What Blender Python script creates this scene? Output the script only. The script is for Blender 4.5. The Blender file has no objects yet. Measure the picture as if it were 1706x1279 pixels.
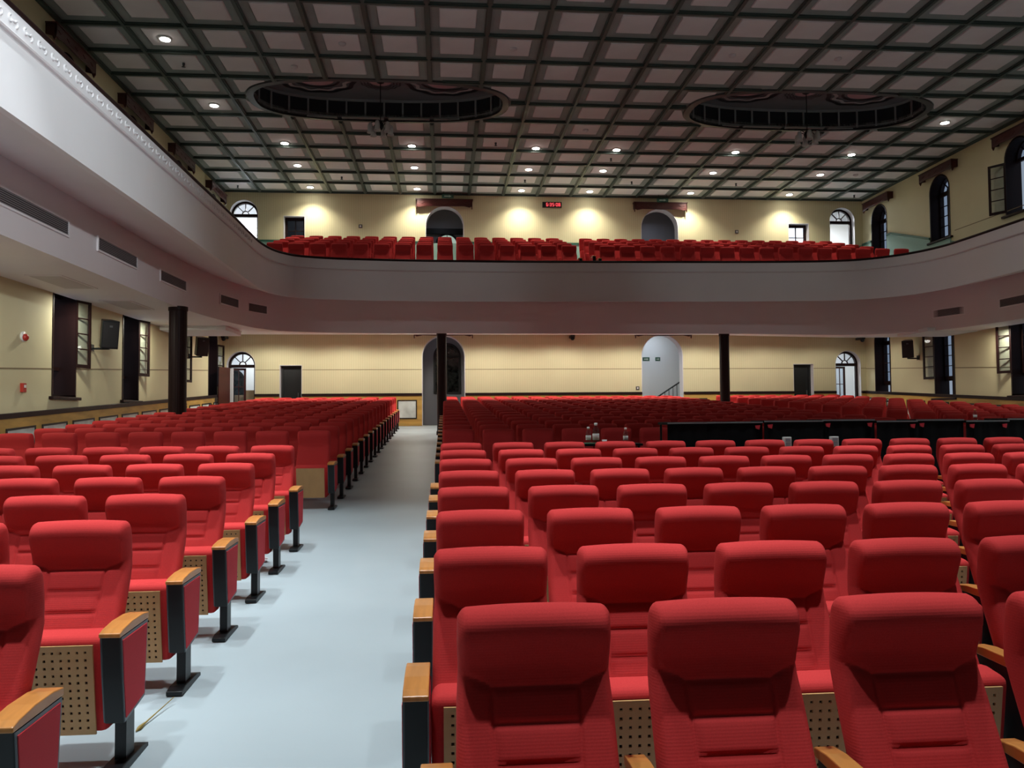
import bpy, bmesh, math, random
from mathutils import Vector, Matrix
random.seed(7)
S = bpy.context.scene
COL = S.collection
PI = math.pi

# ------------------------------------------------------------------ camera
YAW, PIT, ROL = math.radians(4.8), math.radians(2.3), math.radians(.45)
EYE = Vector((0, 0, 1.65))
cy, sy, cp, sp, cr, sr = math.cos(YAW), math.sin(YAW), math.cos(PIT), math.sin(PIT), math.cos(ROL), math.sin(ROL)
fwd = Vector((cp * sy, cp * cy, sp)); rgt = Vector((cy, -sy, 0)); upv = Vector((-sp * sy, -sp * cy, cp))
e_r = rgt * cr - upv * sr; e_u = rgt * sr + upv * cr
cam_data = bpy.data.cameras.new('camera'); cam_data.sensor_width = 36; cam_data.lens = 1345 / 1706 * 36
cam_data.clip_start = .05; cam_data.clip_end = 200
cam = bpy.data.objects.new('camera', cam_data); COL.objects.link(cam)
M = Matrix((e_r, e_u, -fwd)).transposed().to_4x4(); M.translation = EYE
cam.matrix_world = M
S.camera = cam

# ------------------------------------------------------------------ world and exposure
S.view_settings.view_transform = 'Standard'; S.view_settings.look = 'None'
S.view_settings.gamma = 1; S.view_settings.use_curve_mapping = False
S.view_settings.exposure = 0.0
w = bpy.data.worlds.new('evening_sky'); S.world = w; w.use_nodes = True
bg = w.node_tree.nodes['Background']; bg.inputs[0].default_value = (.62, .74, .92, 1); bg.inputs[1].default_value = .40

# ------------------------------------------------------------------ overall dimensions
XL, XR, YW, YF = -7.38, 15.0, 27.6, -5.0
ZC = 9.36
CELLX, CELLY, CX0 = 1.1758, 1.166, -7.348
def floor_z(y): return .041 * y if y < 11 else .451 + .0545 * (y - 11)

# lamps: (x, y) of the ceiling downlights, all in the middle of a coffer
DOWN = [(-5.59, 16.54), (-5.59, 20.03)] + [(x, y) for x in (-4.41, -.885, 2.645, 4.99, 8.52, 12.05) for y in (22.7, 24.69, 27.02)] + [(13.225, 20.03), (13.225, 16.54)]
DOWN_FRONT = [(x, y) for y in (2.35, 4.4, 6.4, 8.3) for x in (-3.2, -.885, 2.645, 6.17, 9.7)]
WASH = [((.6, 6.2, ZC - .15), (-4.6, 8.6, 4.7), 700, 80), ((7.0, 9.5, ZC - .15), (12.6, 15.0, 5.2), 260, 60), ((3.6, -2.5, 5.6), (-5.6, 10.5, 4.7), 4500, 26),
        ((1.5, 6, ZC - .15), (-.5, 21.7, 5.7), 300, 26), ((6.1, 6, ZC - .15), (8.2, 21.7, 5.7), 300, 26)]  # this pair is added fill for the rear balcony front, no known fittings
WARM, COOL = (1, .93, .77), (.88, .97, 1)
def lamp(kind, name, loc, energy, color, **kw):
    d = bpy.data.lights.new(name, kind); d.energy = energy; d.color = color
    for k, v in kw.items(): setattr(d, k, v)
    o = bpy.data.objects.new(name, d); COL.objects.link(o); o.location = loc
    return o
for x, y in DOWN:
    lamp('SPOT', 'downlight_beam', (x, y, ZC - .10), 230 if y > 26 else 110, WARM, spot_size=math.radians(125 if y > 26 else 66), spot_blend=.9, shadow_soft_size=.06)
for x, y in DOWN_FRONT:
    lamp('SPOT', 'front_downlight_beam', (x, y, ZC - .12), 1200, COOL, spot_size=math.radians(44), spot_blend=.75, shadow_soft_size=.11)
for (x, y, zl), aim, e, a in WASH:   # stage spots turned on the gallery fronts, plus two added fill beams
    o = lamp('SPOT', 'gallery_spot_and_fill', (x, y, zl), e, COOL, spot_size=math.radians(a), spot_blend=.9, shadow_soft_size=.15)
    o.rotation_euler = (Vector(aim) - o.location).to_track_quat('-Z', 'Y').to_euler()
# recessed lamps in the gallery soffits
for x in (-5.6, -3.2, -.8, 1.6, 4.0, 6.4, 8.8, 11.2, 13.4):
    lamp('SPOT', 'soffit_lamp_beam', (x, 24.5, 4.12), 150, (1, .96, .84), spot_size=math.radians(96), spot_blend=.4, shadow_soft_size=.10)
    lamp('SPOT', 'soffit_lamp_beam', (x, 25.95, 4.26), 120, (1, .96, .84), spot_size=math.radians(174), spot_blend=.3, shadow_soft_size=.10)
for y in (5.0, 9.0, 12.6, 16.4, 20.2):
    lamp('AREA', 'soffit_lamp', (-6.9, y, 4.02), 34, (1, .97, .80), shape='DISK', size=.22)
    lamp('AREA', 'soffit_lamp', (14.6, y, 3.88), 28, (1, .92, .76), shape='DISK', size=.22)
# stair halls behind the back wall
for x, z, e, c in ((-6.6, 4.6, 45, (.9, .97, 1)), (-.1, 4.7, 1.2, (.8, .85, 1)), (7.6, 4.9, 22, (.8, .9, 1)), (13.9, 4.6, 60, (.92, .97, 1)),
                   (-6.6, 9.0, 110, (.95, .98, 1)), (-.1, 9.0, 1.5, (.8, .85, 1)), (7.6, 9.0, 4, (.8, .85, 1)), (13.9, 9.0, 100, (.95, .98, 1))):
    lamp('AREA', 'stair_hall_lamp', (x, 28.9, z), e, c, shape='DISK', size=.4)

# ------------------------------------------------------------------ materials
MAT = {}
def mat(name, rgb, rough=.6, metal=0, noise=None, bump=None, emit=None, spec=None, sheen=0):
    m = bpy.data.materials.new(name); m.use_nodes = True; nt = m.node_tree; b = nt.nodes['Principled BSDF']
    b.inputs['Base Color'].default_value = (*rgb, 1); b.inputs['Roughness'].default_value = rough; b.inputs['Metallic'].default_value = metal
    if spec is not None: b.inputs['Specular IOR Level'].default_value = spec
    if sheen: b.inputs['Sheen Weight'].default_value = sheen; b.inputs['Sheen Tint'].default_value = (*[min(1, c * 1.5 + .1) for c in rgb], 1)
    tc = nt.nodes.new('ShaderNodeTexCoord')
    if noise:
        sc, amt = noise[0], noise[1]
        n = nt.nodes.new('ShaderNodeTexNoise'); n.inputs['Scale'].default_value = sc; n.inputs['Detail'].default_value = 5
        mp = nt.nodes.new('ShaderNodeMapping')
        if len(noise) > 2: mp.inputs['Scale'].default_value = noise[2]
        nt.links.new(tc.outputs['Object'], mp.inputs['Vector']); nt.links.new(mp.outputs[0], n.inputs['Vector'])
        r = nt.nodes.new('ShaderNodeValToRGB'); r.color_ramp.elements[0].position = .3; r.color_ramp.elements[1].position = .7
        r.color_ramp.elements[0].color = (*[c * (1 - amt) for c in rgb], 1); r.color_ramp.elements[1].color = (*[min(1, c * (1 + amt)) for c in rgb], 1)
        nt.links.new(n.outputs[0], r.inputs[0]); nt.links.new(r.outputs[0], b.inputs['Base Color'])
    if bump:
        n2 = nt.nodes.new('ShaderNodeTexNoise'); n2.inputs['Scale'].default_value = bump[0]; n2.inputs['Detail'].default_value = 3
        nt.links.new(tc.outputs['Object'], n2.inputs['Vector'])
        bp = nt.nodes.new('ShaderNodeBump'); bp.inputs['Strength'].default_value = bump[1]; bp.inputs['Distance'].default_value = .01
        nt.links.new(n2.outputs[0], bp.inputs['Height']); nt.links.new(bp.outputs[0], b.inputs['Normal'])
    if emit: b.inputs['Emission Color'].default_value = (*emit[0], 1); b.inputs['Emission Strength'].default_value = emit[1]
    MAT[name] = m
    return m
def glass(name, tint, rough=.02):
    m = bpy.data.materials.new(name); m.use_nodes = True; nt = m.node_tree; nt.nodes.clear()
    o = nt.nodes.new('ShaderNodeOutputMaterial'); mx = nt.nodes.new('ShaderNodeMixShader'); t = nt.nodes.new('ShaderNodeBsdfTransparent'); g = nt.nodes.new('ShaderNodeBsdfGlossy')
    t.inputs[0].default_value = (*tint, 1); g.inputs['Roughness'].default_value = rough; g.inputs[0].default_value = (.9, .9, .9, 1)
    lw = nt.nodes.new('ShaderNodeLayerWeight'); f = nt.nodes.new('ShaderNodeMath'); f.operation = 'POWER'; f.inputs[1].default_value = 4.0
    f2 = nt.nodes.new('ShaderNodeMath'); f2.operation = 'MULTIPLY_ADD'; f2.inputs[1].default_value = .6; f2.inputs[2].default_value = .04
    nt.links.new(lw.outputs['Facing'], f.inputs[0]); nt.links.new(f.outputs[0], f2.inputs[0]); nt.links.new(f2.outputs[0], mx.inputs[0]); nt.links.new(t.outputs[0], mx.inputs[1]); nt.links.new(g.outputs[0], mx.inputs[2]); nt.links.new(mx.outputs[0], o.inputs[0])
    MAT[name] = m; return m
def slats(m, axis, period, depth=.35, dark=.90):
    """fine vertical grooves of the acoustic boards: relief plus the dark of the groove line"""
    nt = m.node_tree; b = nt.nodes['Principled BSDF']
    tc = nt.nodes.new('ShaderNodeTexCoord'); sx = nt.nodes.new('ShaderNodeSeparateXYZ'); nt.links.new(tc.outputs['Object'], sx.inputs[0])
    d = nt.nodes.new('ShaderNodeMath'); d.operation = 'DIVIDE'; d.inputs[1].default_value = period; nt.links.new(sx.outputs[axis], d.inputs[0])
    fr = nt.nodes.new('ShaderNodeMath'); fr.operation = 'FRACT'; nt.links.new(d.outputs[0], fr.inputs[0])
    cmp_ = nt.nodes.new('ShaderNodeMath'); cmp_.operation = 'GREATER_THAN'; cmp_.inputs[1].default_value = .2; nt.links.new(fr.outputs[0], cmp_.inputs[0])
    src = b.inputs['Base Color'].links[0].from_socket if b.inputs['Base Color'].is_linked else None
    mix = nt.nodes.new('ShaderNodeMixRGB'); mix.blend_type = 'MULTIPLY'; mix.inputs[0].default_value = 1
    rr = nt.nodes.new('ShaderNodeValToRGB'); rr.color_ramp.elements[0].color = (dark, dark, dark * .95, 1); rr.color_ramp.elements[1].color = (1, 1, 1, 1)
    nt.links.new(cmp_.outputs[0], rr.inputs[0])
    if src: nt.links.new(src, mix.inputs[1])
    else: mix.inputs[1].default_value = b.inputs['Base Color'].default_value
    nt.links.new(rr.outputs[0], mix.inputs[2]); nt.links.new(mix.outputs[0], b.inputs['Base Color'])
    return m
mat('stage_end_dark', (.02, .012, .014), .9)
mat('edge_grey', (.22, .22, .23), .5)
mat('vent_slat', (.26, .235, .245), .5)
mat('hatch_grey', (.58, .53, .54), .6)
mat('floor_grey', (.375, .435, .465), .45, noise=(.9, .05), bump=(60, .04))
mat('yellow_board', (.66, .605, .385), .7, noise=(.8, .05))
slats(MAT['yellow_board'], 0, .0745)
mat('yellow_plaster', (.64, .585, .37), .75, noise=(.7, .05), bump=(30, .05))
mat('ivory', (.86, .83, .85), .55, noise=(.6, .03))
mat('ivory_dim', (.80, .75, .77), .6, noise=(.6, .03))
mat('white_wall', (.74, .75, .78), .7)
mat('reveal_white', (.66, .65, .68), .6)
mat('hall_grey', (.34, .34, .37), .7)
mat('coffer_panel', (.88, .83, .84), .7, noise=(1.3, .05))
mat('coffer_frame', (.30, .335, .32), .55, noise=(2, .1))
mat('beam_green', (.06, .088, .077), .45)
mat('dark_wood', (.016, .0055, .0055), .5, noise=(4, .3, (1, 1, .15)), spec=.2)
mat('maroon_wood', (.055, .010, .009), .32, noise=(3, .35, (.2, 1, 1)))
mat('oak', (.50, .30, .075), .4, noise=(2.2, .3, (.25, .6, 3)))
mat('marble', (.62, .66, .62), .25, noise=(2.6, .22))
mat('black', (.006, .006, .007), .5)
mat('black_metal', (.0045, .006, .0075), .42, metal=.2)
mat('grey_metal', (.10, .11, .12), .4, metal=.6)
mat('chrome', (.6, .6, .6), .25, metal=1)
mat('red_fabric', (.55, .040, .040), .9, noise=(260, .08), spec=.15)
mat('red_side', (.60, .045, .06), .8, noise=(300, .08), bump=(900, .1), spec=.2)
mat('arm_wood', (.55, .22, .055), .3, noise=(5, .22, (4, .5, 1)))
mat('ply', (.50, .28, .11), .45, noise=(6, .12, (1, 1, .3)))
mat('green_paint', (.28, .46, .40), .5)
mat('green_rail', (.03, .12, .08), .4)
mat('vent_dark', (.05, .042, .045), .6)
mat('trim_dark', (.09, .09, .09), .4)
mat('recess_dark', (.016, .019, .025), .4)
mat('recess_paint', (.20, .20, .215), .5)
mat('recess_rib', (.30, .31, .32), .5)
mat('plaster_pink', (.60, .36, .40), .6)
mat('plaster_pale', (.50, .48, .49), .6)
mat('frosted', (.62, .60, .58), .4)
mat('lamp_on', (1, 1, 1), .5, emit=((1, .96, .86), 60))
mat('led_red', (.8, .02, .03), .4, emit=((1, .10, .13), 1.6))
mat('white_plastic', (.75, .74, .72), .4)
mat('red_paint', (.42, .03, .02), .4)
mat('sign_green', (.03, .10, .07), .4)
mat('sign_pale', (.45, .55, .5), .4)
mat('carton', (.32, .22, .14), .8)
mat('dry_leaf', (.25, .17, .03), .7)
mat('desk_black', (.004, .0035, .0045), .75, spec=.15)
mat('green_mat', (.02, .12, .06), .6)
glass('window_glass', (.86, .9, .95))
glass('fan_glass', (.96, .97, 1))
glass('bottle_clear', (.86, .9, .9), .05)
# perforated plywood keeps real holes; weave lines of the seat cloth
def weave(m, period, strength):
    nt = m.node_tree; b = nt.nodes['Principled BSDF']; tc = nt.nodes.new('ShaderNodeTexCoord'); wv = nt.nodes.new('ShaderNodeTexWave')
    wv.wave_type = 'BANDS'; wv.bands_direction = 'Z'; wv.inputs['Scale'].default_value = 1 / period / 3.2; wv.inputs['Distortion'].default_value = .6; wv.inputs['Detail'].default_value = 1
    bp = nt.nodes.new('ShaderNodeBump'); bp.inputs['Strength'].default_value = strength; bp.inputs['Distance'].default_value = .001
    nt.links.new(tc.outputs['Object'], wv.inputs['Vector']); nt.links.new(wv.outputs['Fac'], bp.inputs['Height']); nt.links.new(bp.outputs[0], b.inputs['Normal'])
weave(MAT['red_fabric'], .008, .15)

# ------------------------------------------------------------------ builders
class MB:
    def __init__(s): s.v, s.f = [], []
    def add(s, vs, fs):
        o = len(s.v); s.v += [tuple(v) for v in vs]; s.f += [tuple(i + o for i in f) for f in fs]; return s
    def box(s, x0, x1, y0, y1, z0, z1):
        return s.add([(x0, y0, z0), (x1, y0, z0), (x1, y1, z0), (x0, y1, z0), (x0, y0, z1), (x1, y0, z1), (x1, y1, z1), (x0, y1, z1)],
                     [(3, 2, 1, 0), (4, 5, 6, 7), (0, 1, 5, 4), (1, 2, 6, 5), (2, 3, 7, 6), (3, 0, 4, 7)])
    def prism(s, poly, a0, a1, f):
        """poly in 2D (CCW), extruded a0..a1; f(u, v, a) -> xyz"""
        n = len(poly)
        return s.add([f(u, v, a0) for u, v in poly] + [f(u, v, a1) for u, v in poly],
                     [tuple(range(n - 1, -1, -1)), tuple(range(n, 2 * n))] + [(i, (i + 1) % n, n + (i + 1) % n, n + i) for i in range(n)])
    def strip(s, A, B):
        n = len(A); return s.add(list(A) + list(B), [(i, i + 1, n + i + 1, n + i) for i in range(n - 1)])
    def tube(s, pts, r, n=8):
        pts = [Vector(p) for p in pts]; rings = []
        for i, p in enumerate(pts):
            t = (pts[min(i + 1, len(pts) - 1)] - pts[max(i - 1, 0)]).normalized()
            a = t.orthogonal().normalized() if i == 0 else (rings_a - t * rings_a.dot(t)).normalized()
            rings_a = a; b = t.cross(a)
            rr = r[i] if isinstance(r, (list, tuple)) else r
            rings.append([p + (a * math.cos(2 * PI * k / n) + b * math.sin(2 * PI * k / n)) * rr for k in range(n)])
        vs = [v for R in rings for v in R]; fs = []
        for i in range(len(rings) - 1):
            for k in range(n): fs.append((i * n + k, i * n + (k + 1) % n, (i + 1) * n + (k + 1) % n, (i + 1) * n + k))
        fs += [tuple(range(n - 1, -1, -1)), tuple(range((len(rings) - 1) * n, len(rings) * n))]
        return s.add(vs, fs)
    def lathe(s, prof, c=(0, 0, 0), n=16):
        vs, fs = [], []
        for r, z in prof: vs += [(c[0] + r * math.cos(2 * PI * k / n), c[1] + r * math.sin(2 * PI * k / n), c[2] + z) for k in range(n)]
        for i in range(len(prof) - 1):
            for k in range(n): fs.append((i * n + k, i * n + (k + 1) % n, (i + 1) * n + (k + 1) % n, (i + 1) * n + k))
        fs += [tuple(range(n - 1, -1, -1)), tuple(range((len(prof) - 1) * n, len(prof) * n))]
        return s.add(vs, fs)
    def mesh(s, name, m, smooth=False, bevel=0, seg=2, weld=False):
        me = bpy.data.meshes.new(name); me.from_pydata(s.v, [], s.f)
        bm = bmesh.new(); bm.from_mesh(me)
        if weld: bmesh.ops.remove_doubles(bm, verts=bm.verts, dist=1e-5)
        if bevel: bmesh.ops.bevel(bm, geom=list(bm.edges), offset=bevel, segments=seg, profile=.5, affect='EDGES', clamp_overlap=True)
        bmesh.ops.recalc_face_normals(bm, faces=bm.faces)
        bm.to_mesh(me); bm.free()
        me.materials.append(MAT[m] if isinstance(m, str) else m)
        if smooth: me.polygons.foreach_set('use_smooth', [True] * len(me.polygons))
        return me
def obj(name, me, parent=None, loc=None, rz=None):
    o = bpy.data.objects.new(name, me); COL.objects.link(o)
    if parent is not None: o.parent = parent
    if loc is not None: o.location = loc
    if rz is not None: o.rotation_euler[2] = rz
    return o
def tag(o, label=None, cat=None, group=None, kind=None):
    for k, v in (('label', label), ('category', cat), ('group', group), ('kind', kind)):
        if v: o[k] = v
    return o
def thing(name, label, cat, loc=(0, 0, 0), rz=0, group=None):
    return tag(obj(name, None, None, loc, rz), label, cat, group)
def struct(name, me, label=None, loc=None):
    return tag(obj(name, me, None, loc), label, None, None, 'structure')
def holed(name, outer, holes, depth, f, m, bev=0):
    """a flat plate with holes, 'depth' thick; f(u, v, w) -> xyz with w in 0..depth"""
    cu = bpy.data.curves.new(name, 'CURVE'); cu.dimensions = '2D'; cu.fill_mode = 'BOTH'; cu.extrude = depth / 2
    for P in [outer] + holes:
        sp_ = cu.splines.new('POLY'); sp_.points.add(len(P) - 1); sp_.use_cyclic_u = True
        for q, (u, v) in zip(sp_.points, P): q.co = (u, v, 0, 1)
    t = bpy.data.objects.new(name, cu); COL.objects.link(t)
    dg = bpy.context.evaluated_depsgraph_get(); dg.update()
    me = bpy.data.meshes.new_from_object(t.evaluated_get(dg))
    bpy.data.objects.remove(t); bpy.data.curves.remove(cu)
    for v in me.vertices: v.co = f(v.co.x, v.co.y, v.co.z + depth / 2)
    bm = bmesh.new(); bm.from_mesh(me); bmesh.ops.remove_doubles(bm, verts=bm.verts, dist=1e-5); bmesh.ops.recalc_face_normals(bm, faces=bm.faces); bm.to_mesh(me); bm.free()
    me.name = name; me.materials.clear(); me.materials.append(MAT[m])
    me.polygons.foreach_set('use_smooth', [False] * len(me.polygons))
    return me
def rect(u0, u1, v0, v1): return [(u0, v0), (u1, v0), (u1, v1), (u0, v1)]
def arch(uc, hw, v0, vtop, n=16):
    vs = vtop - hw
    return [(uc - hw, v0), (uc + hw, v0)] + [(uc + hw * math.cos(PI * i / n), vs + hw * math.sin(PI * i / n)) for i in range(n + 1)]
def band(P, Q, d0, d1, f):
    """solid band between two open outlines P (outer) and Q (inner), from depth d0 to d1"""
    b = MB(); n = len(P)
    A, B, C, D = [f(u, v, d0) for u, v in P], [f(u, v, d0) for u, v in Q], [f(u, v, d1) for u, v in P], [f(u, v, d1) for u, v in Q]
    b.add(A + B + C + D, [q for i in range(n - 1) for q in ((i, i + 1, n + i + 1, n + i), (2 * n + i, 3 * n + i, 3 * n + i + 1, 2 * n + i + 1), (i, 2 * n + i, 2 * n + i + 1, i + 1), (n + i, n + i + 1, 3 * n + i + 1, 3 * n + i))]
          + [(0, n, 3 * n, 2 * n), (n - 1, 3 * n - 1, 4 * n - 1, 2 * n - 1)])
    return b
def catmull(P, k=6):
    out = []
    for i in range(len(P) - 1):
        p0, p1, p2, p3 = [Vector(P[max(0, min(len(P) - 1, j))]) for j in (i - 1, i, i + 1, i + 2)]
        for s_ in range(k):
            t = s_ / k
            out.append(.5 * ((2 * p1) + (p2 - p0) * t + (2 * p0 - 5 * p1 + 4 * p2 - p3) * t * t + (3 * p1 - p0 - 3 * p2 + p3) * t ** 3))
    out.append(Vector(P[-1])); return out

# ------------------------------------------------------------------ floor
b = MB()
ys = [YF, 0, 11, YW + 2.4]
zz = [floor_z(0) , 0, floor_z(11), floor_z(YW)]
for i in range(3):
    y0, y1 = ys[i], ys[i + 1]
    z0 = 0 if y0 < 0 else floor_z(y0)
    z1 = 0 if y1 <= 0 else floor_z(min(y1, YW))
    if i == 2:
        b.add([(XL - .5, y0, z0), (XR + .5, y0, z0), (XR + .5, YW, z1), (XL - .5, YW, z1)], [(0, 1, 2, 3)])
        b.add([(XL - 1, YW, z1), (XR + 1, YW, z1), (XR + 1, y1, z1), (XL - 1, y1, z1)], [(0, 1, 2, 3)])
    else: b.add([(XL - .5, y0, z0), (XR + .5, y0, z0), (XR + .5, y1, z1), (XL - .5, y1, z1)], [(0, 1, 2, 3)])
struct('floor', b.mesh('floor', 'floor_grey', weld=True), 'pale blue-grey smooth floor rising gently between the red seats')

# ------------------------------------------------------------------ back wall
fb = lambda u, v, d: (u, YW + d, v)
FZ = floor_z(YW)
ARCHES = {  # name: (centre, half width, bottom, top)
    'door_1': (-6.77, .47, FZ, 3.90), 'door_3': (-.02, .735, FZ, 4.45), 'door_4': (7.59, .74, FZ, 4.47), 'door_6': (14.33, .47, FZ, 3.90),
    'door_7': (-6.70, .47, 6.5, 9.02), 'door_9': (.04, .66, 6.5, 8.90), 'door_10': (7.57, .67, 6.5, 8.91), 'door_12': (14.24, .47, 6.5, 9.04)}
RECTS = {'door_2': (-5.50, -4.765, FZ, 3.43), 'door_5': (12.31, 13.05, FZ, 3.43), 'door_8': (-5.39, -4.68, 6.5, 8.49), 'door_11': (12.24, 13.0, 6.5, 8.45)}
holes = [arch(*v) for v in ARCHES.values()] + [rect(*v) for v in RECTS.values()]
holes = [[(u, v + .002 if v == FZ else v) for u, v in h] for h in holes]
wall_back = struct('wall_back', holed('wall_back', rect(XL - .4, XR + .4, 1.0, ZC + .2), holes, .36, fb, 'yellow_board'), 'pale yellow grooved board wall at the rear of the hall')
# ------------------------------------------------------------------ side walls and their windows
WY = [9.6, 13.0, 16.38, 19.72, 23.08, 26.5]
LOWER, UPPER = (2.10, 4.62), (6.90, 8.88)
fl = lambda u, v, d: (XL - d, u, v)
fr_ = lambda u, v, d: (XR + d, u, v)
wh = [arch(y, .5, *LOWER) for y in WY] + [arch(y, .5, *UPPER) for y in WY]
wall_left = struct('wall_left', holed('wall_left', rect(YF - .3, YW + .2, -.2, ZC + .2), wh, .45, fl, 'yellow_plaster'), 'pale yellow plaster side wall behind the gallery with loudspeakers')
wall_right = struct('wall_right', holed('wall_right', rect(YF - .3, YW + .2, -.2, ZC + .2), wh, .45, fr_, 'yellow_plaster'), 'pale yellow plaster side wall with open arched windows')
struct('wall_front', MB().box(XL - .5, XR + .5, YF - .3, YF, -.3, ZC + .2).mesh('wall_front', 'stage_end_dark'), 'unseen wall closing the stage end, darkened to cut bounce light')  # unseen closing wall, near-black to keep bounce off the seat faces

# wainscot with framed marble insets, dado rail, seam line
tn = 0
def wainscot(wall, f, u0, u1, zf, gaps, first, step, wid):
    """f(u, v, d): d is the distance INTO the room; zf(u) the floor height"""
    global tn
    tn += 1; wall = struct('trim_%d' % tn, None, 'oak wainscot with black-framed marble panels along the ' + wall['label'])
    segs, cur = [], u0
    for g0, g1 in sorted(gaps):
        if g0 > cur: segs.append((cur, g0))
        cur = max(cur, g1)
    if cur < u1: segs.append((cur, u1))
    for a, c in segs:
        q = [(a, zf(a)), (c, zf(c)), (c, zf(c) + 1.02), (a, zf(a) + 1.02)]
        obj('wainscot_board', MB().prism(q, .0, .045, f).mesh('wainscot_board', 'oak'), wall)
        q = [(a, zf(a)), (c, zf(c)), (c, zf(c) + .13), (a, zf(a) + .13)]
        obj('wainscot_plinth', MB().prism(q, .045, .075, f).mesh('wainscot_plinth', 'oak'), wall)
        q = [(a, zf(a) + 1.02), (c, zf(c) + 1.02), (c, zf(c) + 1.11), (a, zf(a) + 1.11)]
        obj('dado_rail', MB().prism(q, .0, .075, f).mesh('dado_rail', 'dark_wood', bevel=.008), wall)
        if c - a > wid + .2:
            n = max(1, int((c - a) / step)); st = (c - a) / n
            for i in range(n):
                uc = a + st * (i + .5) if first is None else a + st * (i + .5)
                p0, p1 = uc - wid / 2, uc + wid / 2
                P = [(p0, zf(p0) + .24), (p1, zf(p1) + .24), (p1, zf(p1) + .88), (p0, zf(p0) + .88)]
                g = .035
                Q = [(p0 + g, zf(p0) + .24 + g), (p1 - g, zf(p1) + .24 + g), (p1 - g, zf(p1) + .88 - g), (p0 + g, zf(p0) + .88 - g)]
                obj('panel_frame', band(P + P[:1], Q + Q[:1], .045, .065, f).mesh('panel_frame', 'black'), wall)
                obj('marble_panel', MB().prism(Q, .045, .054, f).mesh('marble_panel', 'marble'), wall)
gaps_b = [(c - h, c + h) for n, (c, h, b0, t) in ARCHES.items() if b0 < 4] + [(a, c) for a, c, b0, t in RECTS.values() if b0 < 4]
wainscot(wall_back, lambda u, v, d: (u, YW - d, v), XL, XR, lambda u: FZ, gaps_b, None, .84, .66)
wainscot(wall_left, lambda u, v, d: (XL + d, u, v), 8.0, YW - .08, floor_z, [], None, 1.15, .98)
wainscot(wall_right, lambda u, v, d: (XR - d, u, v), 12.0, YW - .08, floor_z, [], None, 1.15, .98)
def line(wall, f, a, c, z0, z1, name='joint_strip', m='maroon_wood', h=.012, d=.004):
    obj(name, MB().prism([(a, z0 - h), (c, z1 - h), (c, z1 + h), (a, z0 + h)], 0, d, f).mesh(name, m), wall)
mat('joint', (.20, .15, .08), .7)
g2 = sorted(gaps_b); cur = XL
for g0, g1 in g2 + [(XR, XR)]:
    top = 3.27
    if g0 > cur: line(wall_back, lambda u, v, d: (u, YW - d, v), cur, g0, top, top, m='joint', h=.009)
    cur = max(cur, g1)
def side_line(wall, f):
    cur = 8.0
    for y in WY + [None]:
        e = (y - .5) if y else YW
        if e > cur: line(wall, f, cur, e, floor_z(cur) + 1.90, floor_z(e) + 1.90, m='joint', h=.011)
        if y: cur = y + .5
side_line(wall_left, lambda u, v, d: (XL + d, u, v)); side_line(wall_right, lambda u, v, d: (XR - d, u, v))
line(wall_right, lambda u, v, d: (XR - d, u, v), 12, 22.4, 7.02, 7.02, m='joint', h=.010)
# upper green dado on the balcony
dado_b = struct('trim_11', None, 'green painted dado along the balcony rear wall'); dado_r = struct('trim_12', None, 'green painted dado stepping down the balcony window wall')
obj('green_dado', MB().prism(rect(XL, XR, 6.3, 7.60), 0, .03, lambda u, v, d: (u, YW - d, v)).mesh('green_dado', 'green_paint'), dado_b)
for a, c in ((XL, -7.17), (-6.23, -5.39), (-4.68, -.62), (.7, 6.9), (8.24, 12.24), (13.0, 13.77), (14.71, XR)):
    obj('green_rail', MB().prism(rect(a, c, 7.60, 7.66), 0, .05, lambda u, v, d: (u, YW - d, v)).mesh('green_rail', 'green_rail'), dado_b)
P = [(19.0, 5.5), (YW, 5.5), (YW, 7.66), (25.75, 7.66), (22.3, 6.60), (19.0, 5.70)]
fR = lambda u, v, d: (XR - d, u, v)
def cutwin(poly):  # the dado stops at the window jambs
    return poly
obj('green_dado', MB().prism([(27.0, 5.5), (YW, 5.5), (YW, 7.66), (27.0, 7.66)], 0, .03, fR).mesh('green_dado', 'green_paint'), dado_r)
obj('green_dado', MB().prism([(23.58, 5.5), (26.0, 5.5), (26.0, 7.66), (25.75, 7.66), (23.58, 6.99)], 0, .03, fR).mesh('green_dado', 'green_paint'), dado_r)
obj('green_dado', MB().prism([(19.0, 5.2), (23.58, 5.2), (23.58, 6.86), (22.58, 6.86), (22.58, 6.68), (19.0, 5.6)], 0, .03, fR).mesh('green_dado', 'green_paint'), dado_r)
for (a, za), (c, zc) in (((27.0, 7.66), (YW, 7.66)), ((25.75, 7.66), (26.0, 7.66)), ((23.6, 7.0), (25.75, 7.66)), ((21.6, 6.40), (22.56, 6.68))):
    obj('green_rail', MB().prism([(a, za), (c, zc), (c, zc + .07), (a, za + .07)], 0, .05, fR).mesh('green_rail', 'green_rail'), dado_r)

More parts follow.
